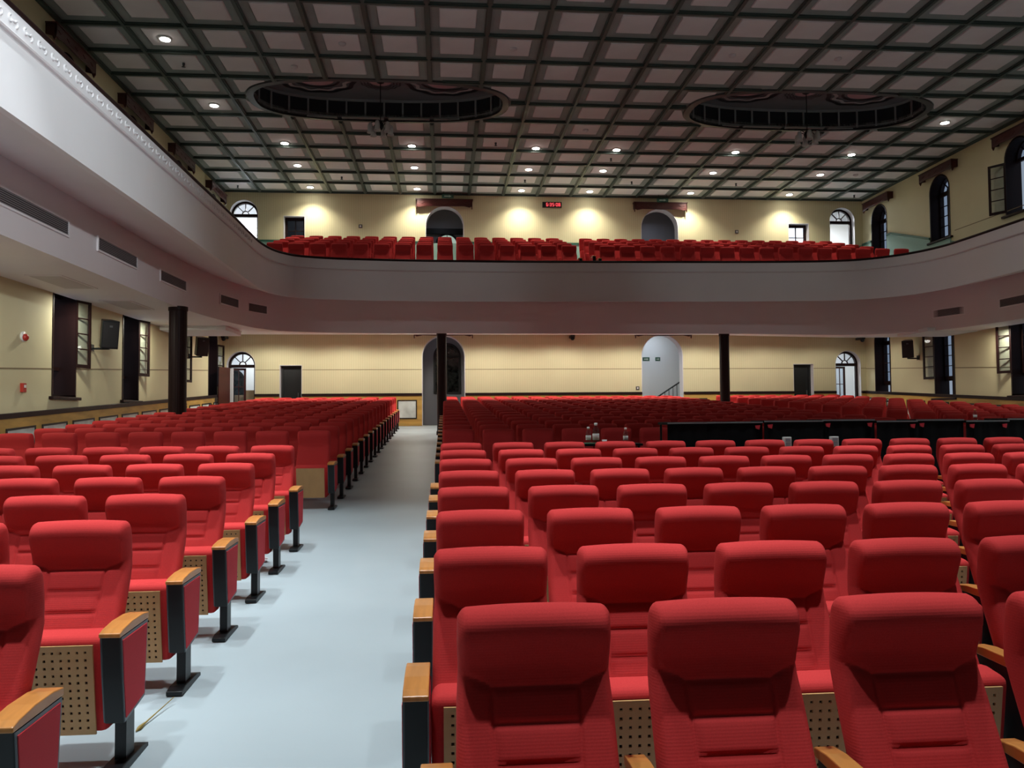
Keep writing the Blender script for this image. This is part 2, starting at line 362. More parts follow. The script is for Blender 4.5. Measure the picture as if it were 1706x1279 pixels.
# windows in the side walls
def window(n, wall_x, sgn, yc, z0, zt, leaves, label):
    """sgn +1: room lies towards +x (left wall). d runs outwards."""
    f = lambda u, v, d: (wall_x - sgn * d, u, v)
    root = struct('window_%d' % n, None, label)
    A, Bn = arch(yc, .5, z0, zt), arch(yc, .455, z0 + .04, zt - .045)
    A2 = A[1:] + A[:1]; B2 = Bn[1:] + Bn[:1]
    obj('window_lining', band(A2, B2, -.012, .44, f).mesh('window_lining', 'dark_wood'), root)
    zs = zt - .5
    obj('transom_bar', MB().prism(rect(yc - .455, yc + .455, zs - .05, zs + .04), .30, .38, f).mesh('transom_bar', 'dark_wood'), root)
    ring = lambda r: [(yc + r * math.cos(PI * i / 10), zs + .04 + r * math.sin(PI * i / 10)) for i in range(11)]
    obj('fan_frame', band(ring(.455), ring(.40), .30, .37, f).mesh('fan_frame', 'dark_wood'), root)
    obj('fan_hub', band(ring(.13), ring(.105), .32, .36, f).mesh('fan_hub', 'dark_wood'), root)
    for a in (45, 90, 135):
        ca, sa = math.cos(math.radians(a)), math.sin(math.radians(a)); t = .012
        obj('glazing_bar', MB().prism([(yc + .12 * ca + t * sa, zs + .04 + .12 * sa - t * ca), (yc + .42 * ca + t * sa, zs + .04 + .42 * sa - t * ca), (yc + .42 * ca - t * sa, zs + .04 + .42 * sa + t * ca), (yc + .12 * ca - t * sa, zs + .04 + .12 * sa + t * ca)], .32, .36, f).mesh('glazing_bar', 'dark_wood'), root)
    obj('fan_pane', MB().prism(ring(.41), .338, .342, f).mesh('fan_pane', 'window_glass'), root)
    obj('window_sill', MB().prism(rect(yc - .60, yc + .60, z0 - .06, z0), -.08, .3, f).mesh('window_sill', 'dark_wood', bevel=.01), root)
    # jamb post and apron below the casements
    zb = z0 + (.58 if z0 < 4 else .06)
    if z0 < 4:
        obj('apron_panel', MB().prism(rect(yc - .455, yc + .1, z0 + .0, zb - .02), .30, .34, f).mesh('apron_panel', 'dark_wood'), root)
    obj('sill_bar', MB().prism(rect(yc - .455, yc + .455, zb - .05, zb + .02), .30, .38, f).mesh('sill_bar', 'dark_wood'), root)
    h = zs - .05 - zb - .02; lw = .45
    for hy, ang in leaves:
        # a casement hinged at jamb hy (+1 far, -1 near), swung by ang into the room
        L = obj('casement', None, root)
        L.location = (wall_x - sgn * (.0 if ang > 0 else .30), yc + hy * .455, zb + .02)
        # local: leaf lies along +x from hinge
        base = -hy * PI / 2
        turn = sgn * hy * math.radians(ang)
        L.rotation_euler[2] = base + turn
        st = .055
        m = MB().box(0, st, -.02, .02, 0, h).box(lw - st, lw, -.02, .02, 0, h).box(st, lw - st, -.02, .02, 0, st * 1.3).box(st, lw - st, -.02, .02, h - st, h)
        obj('casement_frame', m.mesh('casement_frame', 'dark_wood'), L)
        k = 4
        for i in range(1, k):
            z = st * 1.3 + (h - 2.3 * st) * i / k
            obj('glazing_bar', MB().box(st, lw - st, -.012, .012, z - .012, z + .012).mesh('glazing_bar', 'dark_wood'), L)
        for i in range(k):
            z0_, z1_ = st * 1.3 + (h - 2.3 * st) * i / k, st * 1.3 + (h - 2.3 * st) * (i + 1) / k
            obj('pane', MB().box(st, lw - st, -.003, .003, z0_, z1_).mesh('pane', 'window_glass'), L)
    return root
ordn = ['first', 'second', 'third', 'fourth', 'fifth', 'sixth', 'seventh', 'eighth', 'ninth', 'tenth', 'eleventh', 'twelfth', 'thirteenth', 'fourteenth', 'fifteenth', 'sixteenth', 'seventeenth']
wn = 0
for i, y in enumerate(WY):
    nth = ordn[5 - i]
    if i >= 1:
        wn += 1; window(wn, XL, 1, y, *LOWER, [(1, 166)] if i > 1 else [], 'dark wood window under the gallery, %s from the rear corner, loudspeaker wall' % nth)
    wn += 1; window(wn, XL, 1, y, *UPPER, [(1, 20), (-1, 60)], 'dark arched window above the gallery rail, %s from the rear corner, loudspeaker wall' % nth)
    if i >= 2:
        wn += 1; window(wn, XR, -1, y, *LOWER, [(1, 166), (1, 0)] if i != 5 else [(1, 0)], 'dark wood window under the gallery, %s from the rear corner, opposite wall' % nth)
        wn += 1; window(wn, XR, -1, y, *UPPER, [(1, 150), (-1, 0)] if i == 3 else [(1, 0), (-1, 0)], 'dark arched window above the gallery rail, %s from the rear corner, opposite wall' % nth)

# ------------------------------------------------------------------ doors in the back wall
def fan_door(n, c, hw, z0, zt, label, leaf):
    f = fb
    root = struct('door_%d' % n, None, label)
    A, Bn = arch(c, hw, z0, zt), arch(c, hw - .012, z0, zt - .012)
    obj('reveal', band(A[1:] + A[:1], Bn[1:] + Bn[:1], -.006, .37, f).mesh('reveal', 'reveal_white'), root)
    A, Bn = arch(c, hw - .012, z0, zt - .012), arch(c, hw - .085, z0, zt - .085)
    obj('door_frame', band(A[1:] + A[:1], Bn[1:] + Bn[:1], .20, .30, f).mesh('door_frame', 'dark_wood'), root)
    zs = zt - hw + .03; R = hw - .08
    obj('transom_bar', MB().prism(rect(c - R, c + R, zs - .10, zs), .20, .30, f).mesh('transom_bar', 'dark_wood'), root)
    ring = lambda r: [(c + r * math.cos(PI * i / 12), zs + r * math.sin(PI * i / 12)) for i in range(13)]
    obj('fan_hub', band(ring(.12), ring(.09), .22, .27, f).mesh('fan_hub', 'dark_wood'), root)
    for a in (45, 90, 135):
        ca, sa = math.cos(math.radians(a)), math.sin(math.radians(a)); t = .013; r1 = R - .01
        obj('glazing_bar', MB().prism([(c + .11 * ca + t * sa, zs + .11 * sa - t * ca), (c + r1 * ca + t * sa, zs + r1 * sa - t * ca), (c + r1 * ca - t * sa, zs + r1 * sa + t * ca), (c + .11 * ca - t * sa, zs + .11 * sa + t * ca)], .22, .27, f).mesh('glazing_bar', 'dark_wood'), root)
    for k in range(4):
        a0, a1 = PI * k / 4, PI * (k + 1) / 4
        P = [(c + r * math.cos(a), zs + r * math.sin(a)) for r, a in [(.12, a0), (R - .03, a0), (R - .03, (a0 + a1) / 2), (R - .03, a1), (.12, a1)]]
        obj('pane', MB().prism(P, .243, .247, f).mesh('pane', 'fan_glass'), root)
    if leaf:
        L = obj('door_leaf', None, root); L.location = (c - hw + .09, YW + .28, z0); L.rotation_euler[2] = math.radians(leaf)
        wl, h = hw * 1.0, zs - .11 - z0; s_ = .07
        obj('leaf_frame', MB().box(0, s_, -.02, .02, 0, h).box(wl - s_, wl, -.02, .02, 0, h).box(s_, wl - s_, -.02, .02, 0, .75).box(s_, wl - s_, -.02, .02, h - s_, h).mesh('leaf_frame', 'maroon_wood'), L)
        obj('leaf_pane', MB().box(s_, wl - s_, -.004, .004, .75, h - s_).mesh('leaf_pane', 'window_glass'), L)
        obj('glazing_bar', MB().box(wl / 2 - .012, wl / 2 + .012, -.012, .012, .75, h - s_).mesh('glazing_bar', 'maroon_wood'), L)
        obj('glazing_bar', MB().box(s_, wl - s_, -.012, .012, 1.35, 1.375).mesh('glazing_bar', 'maroon_wood'), L)
    return root
fan_door(1, *ARCHES['door_1'], 'arched fanlight door below the balcony beside the red door leaf', 18)
fan_door(6, *ARCHES['door_6'], 'arched fanlight door below the balcony at the window-wall corner', 14)
fan_door(7, *ARCHES['door_7'], 'arched fanlight doorway up on the balcony in the loudspeaker-wall corner', 0)
fan_door(12, *ARCHES['door_12'], 'arched fanlight doorway up on the balcony with a stair rail inside', 0)
def open_arch(n, key, label):
    c, hw, z0, zt = ARCHES[key]
    root = struct('door_%d' % n, None, label)
    A, Bn = arch(c, hw, z0, zt), arch(c, hw - .02, z0, zt - .02)
    obj('reveal', band(A[1:] + A[:1], Bn[1:] + Bn[:1], -.008, .40, fb).mesh('reveal', 'reveal_white'), root)
    return root
open_arch(3, 'door_3', 'wide open archway behind the centre column with a dark hall inside')
d4 = open_arch(4, 'door_4', 'wide open archway showing a pale stair wall and black stair rail')
open_arch(9, 'door_9', 'wide open archway on the balcony with a small arched window inside')
open_arch(10, 'door_10', 'wide open archway on the balcony with a plain grey wall inside')
def rect_door(n, key, label, panes, side):
    a, c, z0, zt = RECTS[key]
    root = struct('door_%d' % n, None, label)
    obj('reveal', band([(c, z0), (c, zt), (a, zt), (a, z0)], [(c - .015, z0), (c - .015, zt - .015), (a + .015, zt - .015), (a + .015, z0)], -.006, .37, fb).mesh('reveal', 'reveal_white'), root)
    a2, c2, z2 = a + .015, c - .015, zt - .015
    obj('door_frame', band([(c2, z0), (c2, z2), (a2, z2), (a2, z0)], [(c2 - .07, z0), (c2 - .07, z2 - .09), (a2 + .07, z2 - .09), (a2 + .07, z0)], .2, .30, fb).mesh('door_frame', 'dark_wood' if panes else 'black'), root)
    if panes:
        zb = zt - .85; i0, i1 = a2 + .07, c2 - .07; mid = (i0 + i1) / 2; zm = z2 - .09 - .36
        obj('door_leaf', MB().prism(rect(i0, i1, z0, zb), .24, .28, fb).mesh('door_leaf', 'maroon_wood'), root)
        obj('glazing_bar', MB().prism(rect(mid - .014, mid + .014, zb, z2 - .09), .24, .28, fb).mesh('glazing_bar', 'dark_wood'), root)
        obj('glazing_bar', MB().prism(rect(i0, i1, zm - .014, zm + .014), .245, .275, fb).mesh('glazing_bar', 'dark_wood'), root)
        for u0, u1 in ((i0, mid - .014), (mid + .014, i1)):
            for v0, v1 in ((zb, zm - .014), (zm + .014, z2 - .09)):
                obj('pane', MB().prism(rect(u0, u1, v0, v1), .258, .262, fb).mesh('pane', 'window_glass'), root)
    else:
        obj('door_leaf', MB().prism(rect(a2 + .07, c2 - .07, z0, z2 - .09), .24, .28, fb).mesh('door_leaf', 'black_metal'), root)
        obj('door_handle', MB().prism(rect(c2 - .16, c2 - .13, z0 + .95, z0 + 1.15), .20, .24, fb).mesh('door_handle', 'grey_metal'), root)
rect_door(2, 'door_2', 'plain dark flush door below the balcony near the red door leaf', False, -1)
rect_door(5, 'door_5', 'plain dark flush door below the balcony near the window wall', False, 1)
rect_door(8, 'door_8', 'dark wood glazed door on the balcony near the loudspeaker-wall corner', True, -1)
rect_door(11, 'door_11', 'glazed door with bright panes on the balcony near the window wall', True, 1)

# stair halls behind
b = MB()
b.box(XL - .8, XR + .8, YW + 2.3, YW + 2.4, 1.0, 9.6)
hall = struct('wall_stairhall', b.mesh('wall_stairhall', 'white_wall'), 'pale inner wall of the stair halls behind the rear arches')
for x in (-5.85, -3.9, 3.8, 11.2): obj('hall_partition', MB().box(x - .06, x + .06, YW + .36, YW + 2.3, 1.0, 9.6).mesh('hall_partition', 'white_wall'), hall)
for x in (XL - .8, XR + .8): obj('hall_partition', MB().box(x - .06, x + .06, YW + .36, YW + 2.3, 1.0, 9.6).mesh('hall_partition', 'white_wall'), hall)
obj('hall_slab', MB().box(XL - .8, XR + .8, YW + .36, YW + 2.3, 6.2, 6.5).mesh('hall_slab', 'white_wall'), hall)
obj('hall_slab', MB().box(XL - .8, XR + .8, YW + .36, YW + 2.3, 9.5, 9.6).mesh('hall_slab', 'white_wall'), hall)
obj('hall_lining', MB().box(-5.78, -3.97, YW + 2.26, YW + 2.3, 6.5, 9.5).mesh('hall_lining', 'hall_grey'), hall)  # grey backing added behind the balcony door so its panes look dark
lamp('AREA', 'stair_hall_lamp', (-4.9, 28.9, 9.2), 1.2, (.8, .9, 1), shape='DISK', size=.3)
obj('hall_lining', MB().box(-3.8, 3.7, YW + 2.26, YW + 2.3, 1.36, 6.2).mesh('hall_lining', 'hall_grey'), hall)
obj('hall_lining', MB().box(-3.8, 3.7, YW + 2.26, YW + 2.3, 6.5, 9.5).mesh('hall_lining', 'hall_grey'), hall)
obj('hall_lining', MB().box(3.9, 11.1, YW + 2.26, YW + 2.3, 6.5, 9.5).mesh('hall_lining', 'hall_grey'), hall)
# small arched windows inside the two halls seen through the arches
def hall_window(n, c, hw, z0, zt, y, label, bright):
    f = lambda u, v, d: (u, y - d, v)
    root = struct('window_%d' % n, None, label)
    A, Bn = arch(c, hw, z0, zt), arch(c, hw - .075, z0 + .07, zt - .075)
    obj('window_frame', band(A + A[:1], Bn + Bn[:1], 0, .06, f).mesh('window_frame', 'black'), root)
    obj('window_pane', MB().prism(Bn, .005, .015, f).mesh('window_pane', 'sky_pane' if bright else 'night_pane'), root)
    zs = zt - hw
    obj('transom_bar', MB().prism(rect(c - hw, c + hw, zs - .04, zs + .03), .0, .055, f).mesh('transom_bar', 'black'), root)
    obj('glazing_bar', MB().prism(rect(c - .012, c + .012, z0, zt - .05), .0, .05, f).mesh('glazing_bar', 'black'), root)
mat('sky_pane', (.35, .45, .40), .2, emit=((.55, .72, .62), .55))
mat('night_pane', (.02, .022, .02), .12, noise=(9, .9))
hall_window(40, .107, .50, 2.50, 4.38, YW + 2.26, 'dark arched window seen through the archway behind the centre column', False)
hall_window(41, .13, .43, 6.6, 8.47, YW + 2.26, 'bright small arched window inside the balcony archway near the clock', True)
hall_window(42, -7.56, .36, 1.9, 3.42, YW + 2.30, 'dark window panel added to darken the glazed leaf of the fanlight door', False)  # dark panel added behind the door leaf so its glass looks dark
obj('hall_beam', MB().box(-1.0, 1.5, YW + 2.14, YW + 2.26, 8.42, 8.62).mesh('hall_beam', 'black'), hall)
obj('hall_beam', MB().box(6.6, 7.3, YW + 2.14, YW + 2.26, 8.05, 8.3).mesh('hall_beam', 'black'), hall)
# stair rail in the pale stair hall
t = thing('stair_rail', 'black iron stair rail rising inside the pale open archway', 'railing', (8.0, YW + 1.2, FZ))
p0, p1 = Vector((-.45, 0, .85)), Vector((.75, 0, 1.62))
obj('handrail', MB().tube([p0, p1], .03, 6).mesh('handrail', 'black'), t)
obj('lower_rail', MB().tube([p0 - Vector((0, 0, .62)), p1 - Vector((0, 0, .62))], .02, 6).mesh('lower_rail', 'black'), t)
for k in range(9):
    q = p0.lerp(p1, k / 8)
    obj('baluster', MB().tube([q, (q.x, q.y, max(0, q.z - .9))], .012, 5).mesh('baluster', 'black'), t)

# ------------------------------------------------------------------ ceiling with coffers and two oval recesses
OV = [(-1.52, 19.58), (9.22, 19.55)]
OA, OB = 2.98, 1.24
def oval(c, a, b_, n=64, p=2.7):
    out = []
    for i in range(n):
        t = 2 * PI * i / n; ct, st_ = math.cos(t), math.sin(t)
        out.append((c[0] + a * math.copysign(abs(ct) ** (2 / p), ct), c[1] + b_ * math.copysign(abs(st_) ** (2 / p), st_)))
    return out
ceiling = struct('ceiling', holed('ceiling', rect(XL - .4, XR + .4, YF - .3, YW + .3), [oval(c, OA, OB) for c in OV], .12, lambda u, v, d: (u, v, ZC + d), 'coffer_frame'), 'dark green coffered ceiling with pale square panels')
px, py = CELLX, CELLY
h = .345
pm = MB().add([(-h, -h, -.012), (h, -h, -.012), (h, h, -.012), (-h, h, -.012), (-h - .02, -h - .02, .02), (h + .02, -h - .02, .02), (h + .02, h + .02, .02), (-h - .02, h + .02, .02)],
              [(0, 1, 2, 3), (0, 1, 5, 4), (1, 2, 6, 5), (2, 3, 7, 6), (3, 0, 4, 7)]).mesh('ceiling_panel', 'coffer_panel')
o_, i_ = .53, .372
fm = MB()
for k, (r, z) in enumerate(((o_, -.026), (o_ - .05, -.026), (i_, -.012))): fm.v += [(-r, -r, z), (r, -r, z), (r, r, z), (-r, r, z)]
for k in range(2):
    for j in range(4): fm.f.append((k * 4 + j, k * 4 + (j + 1) % 4, k * 4 + 4 + (j + 1) % 4, k * 4 + 4 + j))
for j in range(4):
    fm.v.append(fm.v[j][:2] + (.01,))
fm.f += [(j, (j + 1) % 4, 12 + (j + 1) % 4, 12 + j) for j in range(4)]
fm = fm.mesh('coffer_frame', 'coffer_frame')
NR = 14
def in_oval_zone(i, r):   # r = row counted from the back wall, 0-based
    return r in (6, 7) and (2 <= i <= 7 or 11 <= i <= 16)
for r in range(NR):
    for i in range(19):
        x, y = CX0 + px * (i + .5), YW - py * (r + .5)
        if in_oval_zone(i, r): continue
        obj('ceiling_panel', pm, ceiling, (x, y, ZC - .012)); obj('coffer_frame', fm, ceiling, (x, y, ZC))
# partial panels around the ovals
for c in OV:
    for sx in (-1, 1):
        for r in (6, 7):
            i = (2 if sx < 0 else 7) if c[0] < 3 else (11 if sx < 0 else 16)
            xc, yc = CX0 + px * (i + .5), YW - py * (r + .5); sg = 1 if r == 6 else -1
            A, B = [], []
            for k in range(9):
                x = xc - h + 2 * h * k / 8; u = min(1, abs(x - c[0]) / (OA + .18))
                ye = (OB + .12) * (1 - u ** 2.7) ** (1 / 2.7)
                yo = sg * (yc + sg * h - c[1]); yi = max(min(yo, ye), sg * (yc - sg * h - c[1]))
                A.append((x, c[1] + sg * yi, ZC - .02)); B.append((x, c[1] + sg * yo, ZC - .02))
            obj('ceiling_panel', MB().strip(A, B).mesh('ceiling_panel_cut', 'coffer_panel'), ceiling)
def beam(x0, x1, y0, y1, along):
    m = MB()
    wd, w2 = .058, .030
    if along == 'y':
        xc = (x0 + x1) / 2; m.box(xc - wd, xc + wd, y0, y1, ZC - .060, ZC + .01); m.box(xc - w2, xc + w2, y0, y1, ZC - .09, ZC - .060)
    else:
        yc = (y0 + y1) / 2; m.box(x0, x1, yc - wd, yc + wd, ZC - .058, ZC + .01); m.box(x0, x1, yc - w2, yc + w2, ZC - .088, ZC - .058)
    obj('ceiling_beam', m.mesh('ceiling_beam', 'beam_green'), ceiling)
YT = YW - py * NR
for i in range(20):
    x = CX0 + px * i
    cuts = []
    for c in OV:
        u = abs(x - c[0]) / (OA + .2)
        if u < 1: yh = (OB + .14) * (1 - u ** 2.7) ** (1 / 2.7); cuts.append((c[1] - yh, c[1] + yh))
    if cuts:
        a, c_ = cuts[0]; beam(x, x, YT, a, 'y'); beam(x, x, c_, YW, 'y')
    else: beam(x, x, YT, YW, 'y')
for r in range(NR + 1):
    y = YW - py * r
    cur = XL
    for c in OV:
        u = abs(y - c[1]) / (OB + .14)
        if u < 1:
            xh = (OA + .2) * (1 - u ** 2.7) ** (1 / 2.7); beam(cur, c[0] - xh, y, y, 'x'); cur = c[0] + xh
    beam(cur, XR, y, y, 'x')
# oval recesses
ZR = ZC + .50
for c in OV:
    O0, O1, O2 = oval(c, OA, OB), oval(c, OA + .16, OB + .10), oval(c, OA - .03, OB - .03)
    m = MB(); n = len(O0)
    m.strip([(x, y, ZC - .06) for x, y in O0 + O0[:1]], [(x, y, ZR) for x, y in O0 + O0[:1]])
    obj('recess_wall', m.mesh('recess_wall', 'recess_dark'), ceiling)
    m = MB(); A, B, C_ = [[(x, y, z) for x, y in P + P[:1]] for P, z in ((O1, ZC - .0), (O1, ZC - .05), (O0, ZC - .06))]
    m.strip(A, B).strip(B, C_).strip(C_, [(x, y, ZC) for x, y in O0 + O0[:1]])
    obj('recess_trim', m.mesh('recess_trim', 'trim_dark'), ceiling)
    m = MB(); m.strip([(x, y, ZR - .06) for x, y in O2 + O2[:1]], [(x, y, ZR) for x, y in O2 + O2[:1]]); m.strip([(x, y, ZR - .06) for x, y in O2 + O2[:1]], [(x, y, ZR - .06) for x, y in O0 + O0[:1]])
    obj('recess_cornice', m.mesh('recess_cornice', 'recess_rib'), ceiling)
    m = MB(); m.strip([(x, y, ZC + .02) for x, y in O2 + O2[:1]], [(x, y, ZC + .05) for x, y in O2 + O2[:1]])
    obj('recess_cornice', m.mesh('recess_cornice', 'recess_rib'), ceiling)
    m = MB(); m.add([(x, y, ZR) for x, y in O0], [tuple(range(n))]); obj('recess_ceiling', m.mesh('recess_ceiling', 'recess_paint'), ceiling)
    # ribs at equal steps round the oval
    P = O0 + O0[:1]; L = [0]
    for k in range(n): L.append(L[-1] + math.dist(P[k], P[k + 1]))
    for j in range(30):
        s_ = L[-1] * (j + .5) / 30; k = max(i for i in range(n) if L[i] <= s_); t_ = (s_ - L[k]) / (L[k + 1] - L[k])
        x, y = P[k][0] + (P[k + 1][0] - P[k][0]) * t_, P[k][1] + (P[k + 1][1] - P[k][1]) * t_
        tx, ty = P[k + 1][0] - P[k][0], P[k + 1][1] - P[k][1]; an = math.atan2(ty, tx)
        o = obj('recess_rib', MB().box(-.022, .022, -.0, .035, 0, .5).mesh('recess_rib', 'recess_rib'), ceiling, (x, y, ZC), an)
    # plaster medallions
    def ring_mesh(cx, cy_, r0, r1, z, m_, wob=0, k=0, asp=1.0):
        A, B = [], []
        for i in range(49):
            a = 2 * PI * i / 48; q = 1 + wob * math.cos(k * a)
            A.append((cx + r0 * q * math.cos(a) * asp, cy_ + r0 * q * math.sin(a), z)); B.append((cx + r1 * q * math.cos(a) * asp, cy_ + r1 * q * math.sin(a), z))
        return MB().strip(A, B).mesh('medallion_ring', m_)
    for dx in (-1.55, 1.55):
        obj('medallion_ring', ring_mesh(c[0] + dx, c[1], .0, .34, ZR - .02, 'plaster_pink', asp=1.25), ceiling)
        obj('medallion_ring', ring_mesh(c[0] + dx, c[1], .40, .46, ZR - .025, 'recess_dark', asp=1.25), ceiling)
        obj('medallion_ring', ring_mesh(c[0] + dx, c[1], .55, .63, ZR - .03, 'plaster_pale', .07, 10, 1.25), ceiling)
        obj('medallion_ring', ring_mesh(c[0] + dx, c[1], .70, .80, ZR - .022, 'recess_dark', .03, 10, 1.2), ceiling)
    obj('medallion_ring', ring_mesh(c[0], c[1], .0, .27, ZR - .02, 'plaster_pink'), ceiling)
    for r_ in (.32, .40, .48): obj('medallion_ring', ring_mesh(c[0], c[1], r_, r_ + .03, ZR - .022, 'recess_dark', .05, 14), ceiling)
# chandeliers
for c, lab in zip(OV, ('chandelier of frosted glass shades hanging from the oval ceiling recess nearer the loudspeaker wall', 'chandelier of frosted glass shades hanging from the oval ceiling recess nearer the window wall')):
    t = thing('chandelier', lab, 'chandelier', (c[0], c[1], ZR), group='chandeliers in the oval recesses')
    obj('rod', MB().tube([(0, 0, -.02), (0, 0, -1.12)], .012, 6).mesh('rod', 'black'), t)
    obj('canopy', MB().lathe([(.0, 0), (.11, -.01), (.09, -.05), (.0, -.09)], n=12).mesh('canopy', 'black', True), t)
    obj('hub', MB().lathe([(.0, -1.0), (.05, -1.03), (.09, -1.12), (.05, -1.2), (.0, -1.25)], n=12).mesh('hub', 'black_metal', True), t)
    for k in range(6):
        a = 2 * PI * k / 6 + .3; ca, sa = math.cos(a), math.sin(a)
        ar = obj('arm', MB().tube([(.05 * ca, .05 * sa, -1.1), (.16 * ca, .16 * sa, -1.03), (.24 * ca, .24 * sa, -1.08)], .011, 6).mesh('arm', 'black_metal'), t)
        obj('shade', MB().lathe([(.02, .05), (.045, .03), (.065, -.05), (.06, -.13), (.085, -.2), (.078, -.2), (.05, -.12), (.03, .02)], (.25 * ca, .25 * sa, -1.12), 12).mesh('shade', 'frosted', True), ar)
# downlights
dl_trim = MB().lathe([(.10, 0), (.13, 0), (.13, -.02), (.10, -.03)], n=20).mesh('trim_ring', 'white_plastic')
m_ = MB(); m_.v = [(.098 * math.cos(2 * PI * k / 20), .098 * math.sin(2 * PI * k / 20), -.034) for k in range(20)]; m_.f = [tuple(range(20))]
dl_lens = m_.mesh('lens', 'lamp_on')
def side_word(x): return 'loudspeaker-wall' if x < 3.8 else 'window-wall'
cn = {}
for x, y in DOWN:
    if y > 21:
        line_ = {-4.41: 'first', -.885: 'second', 2.645: 'third', 4.99: 'fourth', 8.52: 'fifth', 12.05: 'sixth'}[x]
        rw = {22.7: 'third row out from the rear wall', 24.69: 'second row out from the rear wall', 27.02: 'row beside the rear wall'}[y]
        lab = 'lit round downlight, %s, %s from the loudspeaker wall' % (rw, line_)
    else: lab = 'lit round downlight near the %s ceiling edge, %s the oval recess' % (side_word(x), 'level with' if y > 18 else 'before')
    t = thing('downlight', lab, 'light', (x, y, ZC - .02), group='lit ceiling downlights')
    obj('trim_ring', dl_trim, t); obj('lens', dl_lens, t)
# smoke detectors
det = MB().lathe([(.075, 0), (.075, -.025), (.045, -.05), (.0, -.055)], n=14).mesh('smoke_detector', 'ivory_dim', True)
det2 = MB().lathe([(.03, 0), (.03, -.03), (.015, -.07), (.045, -.085), (.0, -.09)], n=10).mesh('sprinkler', 'grey_metal', True)
for (i, r, k) in ((3, 8, 0), (1, 8, 1), (4, 9, 0), (7, 9, 0), (7, 4, 1), (3, 1, 1), (8, 1, 1), (11, 9, 0), (13, 9, 0), (10, 3, 1), (11, 1, 1), (14, 1, 1), (9, 5, 0), (0, 0, 1), (17, 2, 0), (18, 0, 1)):
    x, y = CX0 + px * (i + .5), YW - py * (r + .5)
    lab = '%s, ceiling coffer %s from rear wall, %s from loudspeaker wall' % ('pale smoke detector' if k == 0 else 'small sprinkler head', ordn[r], (ordn + ['eighteenth', 'nineteenth'])[i])
    tag(obj('smoke_detector' if k == 0 else 'sprinkler_head', det if k == 0 else det2, None, (x, y, ZC - .024)), lab, 'detector' if k == 0 else 'sprinkler', 'fittings in the ceiling coffers')

# ------------------------------------------------------------------ balcony and side galleries
PP = [(-4.4, YF), (-4.4, 8), (-4.4, 14), (-4.4, 17), (-4.42, 18.5), (-4.42, 19.6), (-4.32, 20.4), (-4.1, 20.95), (-3.73, 21.33), (-3.0, 21.58), (-2.2, 21.7), (-.6, 21.82), (1.8, 21.85), (4.3, 21.78), (7.6, 21.65), (9.5, 21.55), (10.6, 21.4), (11.4, 21.15), (12.0, 20.65), (12.4, 20.05), (12.62, 19.3), (12.67, 18.4), (12.67, 16.5), (12.67, 8), (12.67, YF)]
BB = [(-5.7, YF), (-5.7, 8), (-5.7, 14), (-5.7, 17), (-5.62, 18.6), (-5.46, 19.86), (-5.21, 21.1), (-4.99, 21.8), (-4.5, 22.55), (-3.6, 22.95), (-2.5, 23.1), (-.7, 23.18), (1.8, 23.22), (4.3, 23.25), (7.6, 23.25), (9.5, 23.22), (10.9, 23.15), (11.9, 23.0), (12.75, 22.6), (13.4, 21.9), (13.85, 20.9), (14.05, 19.6), (14.12, 18.0), (14.12, 8), (14.12, YF)]
WW = [(XL, YF), (XL, 8), (XL, 14), (XL, 17), (XL, 18.6), (XL, 21), (XL, 24.5), (XL, 26.5), (XL, YW), (-4.5, YW), (-2.5, YW), (-.7, YW), (1.8, YW), (4.3, YW), (7.6, YW), (9.5, YW), (12.2, YW), (XR, YW), (XR, 26.6), (XR, 24.8), (XR, 22.5), (XR, 20), (XR, 18.0), (XR, 8), (XR, YF)]
pp = catmull(PP, 6); bb = catmull(BB, 6)
ww = []
for i in range(len(WW) - 1):
    for k in range(6): t_ = k / 6; ww.append(Vector(WW[i]) * (1 - t_) + Vector(WW[i + 1]) * t_)
ww.append(Vector(WW[-1]))
def off(path, d):
    out = []
    for i, p in enumerate(path):
        t = (path[min(i + 1, len(path) - 1)] - path[max(i - 1, 0)]).normalized(); out.append(p + Vector((-t.y, t.x)) * d)   # +d: away from the hall (outwards)
    return out
Z = lambda path, z: [(p.x, p.y, z(p) if callable(z) else z) for p in path]
ZT, ZB, ZU = 5.85, 4.78, 5.08
zbox = lambda p: 4.05 if p.x < 9 else 4.05 - .10 * min(1, (p.x - 9) / 5)
zsof = lambda p: (4.06 if p.x < 9 else 4.06 - .10 * min(1, (p.x - 9) / 5)) + max(0, (p.y - 23.2)) / 4.4 * .40
pin = off(pp, .16)
m = MB().strip(Z(pp, ZB), Z(pp, ZT)).strip(Z(pp, ZT), Z(pin, ZT)).strip(Z(pin, ZT), Z(pin, 5.5)).strip(Z(pp, ZB), Z(off(pp, .10), ZB + .01))
balcony = struct('balcony', m.mesh('balcony', 'ivory', True, weld=True), 'white horseshoe balcony front sweeping along three sides of the hall')
for me in (balcony.data,):
    me.polygons.foreach_set('use_smooth', [True] * len(me.polygons))
    me.set_sharp_from_angle(angle=math.radians(50))
def path_strip(name, A, B, m_, smooth=True):
    me = MB().strip(A, B).mesh(name, m_, smooth); return obj(name, me, balcony)
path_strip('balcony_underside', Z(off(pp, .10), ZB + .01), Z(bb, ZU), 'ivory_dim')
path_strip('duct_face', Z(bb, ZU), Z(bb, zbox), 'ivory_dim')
path_strip('soffit', Z(bb, zbox), Z(ww, zsof), 'ivory_dim')
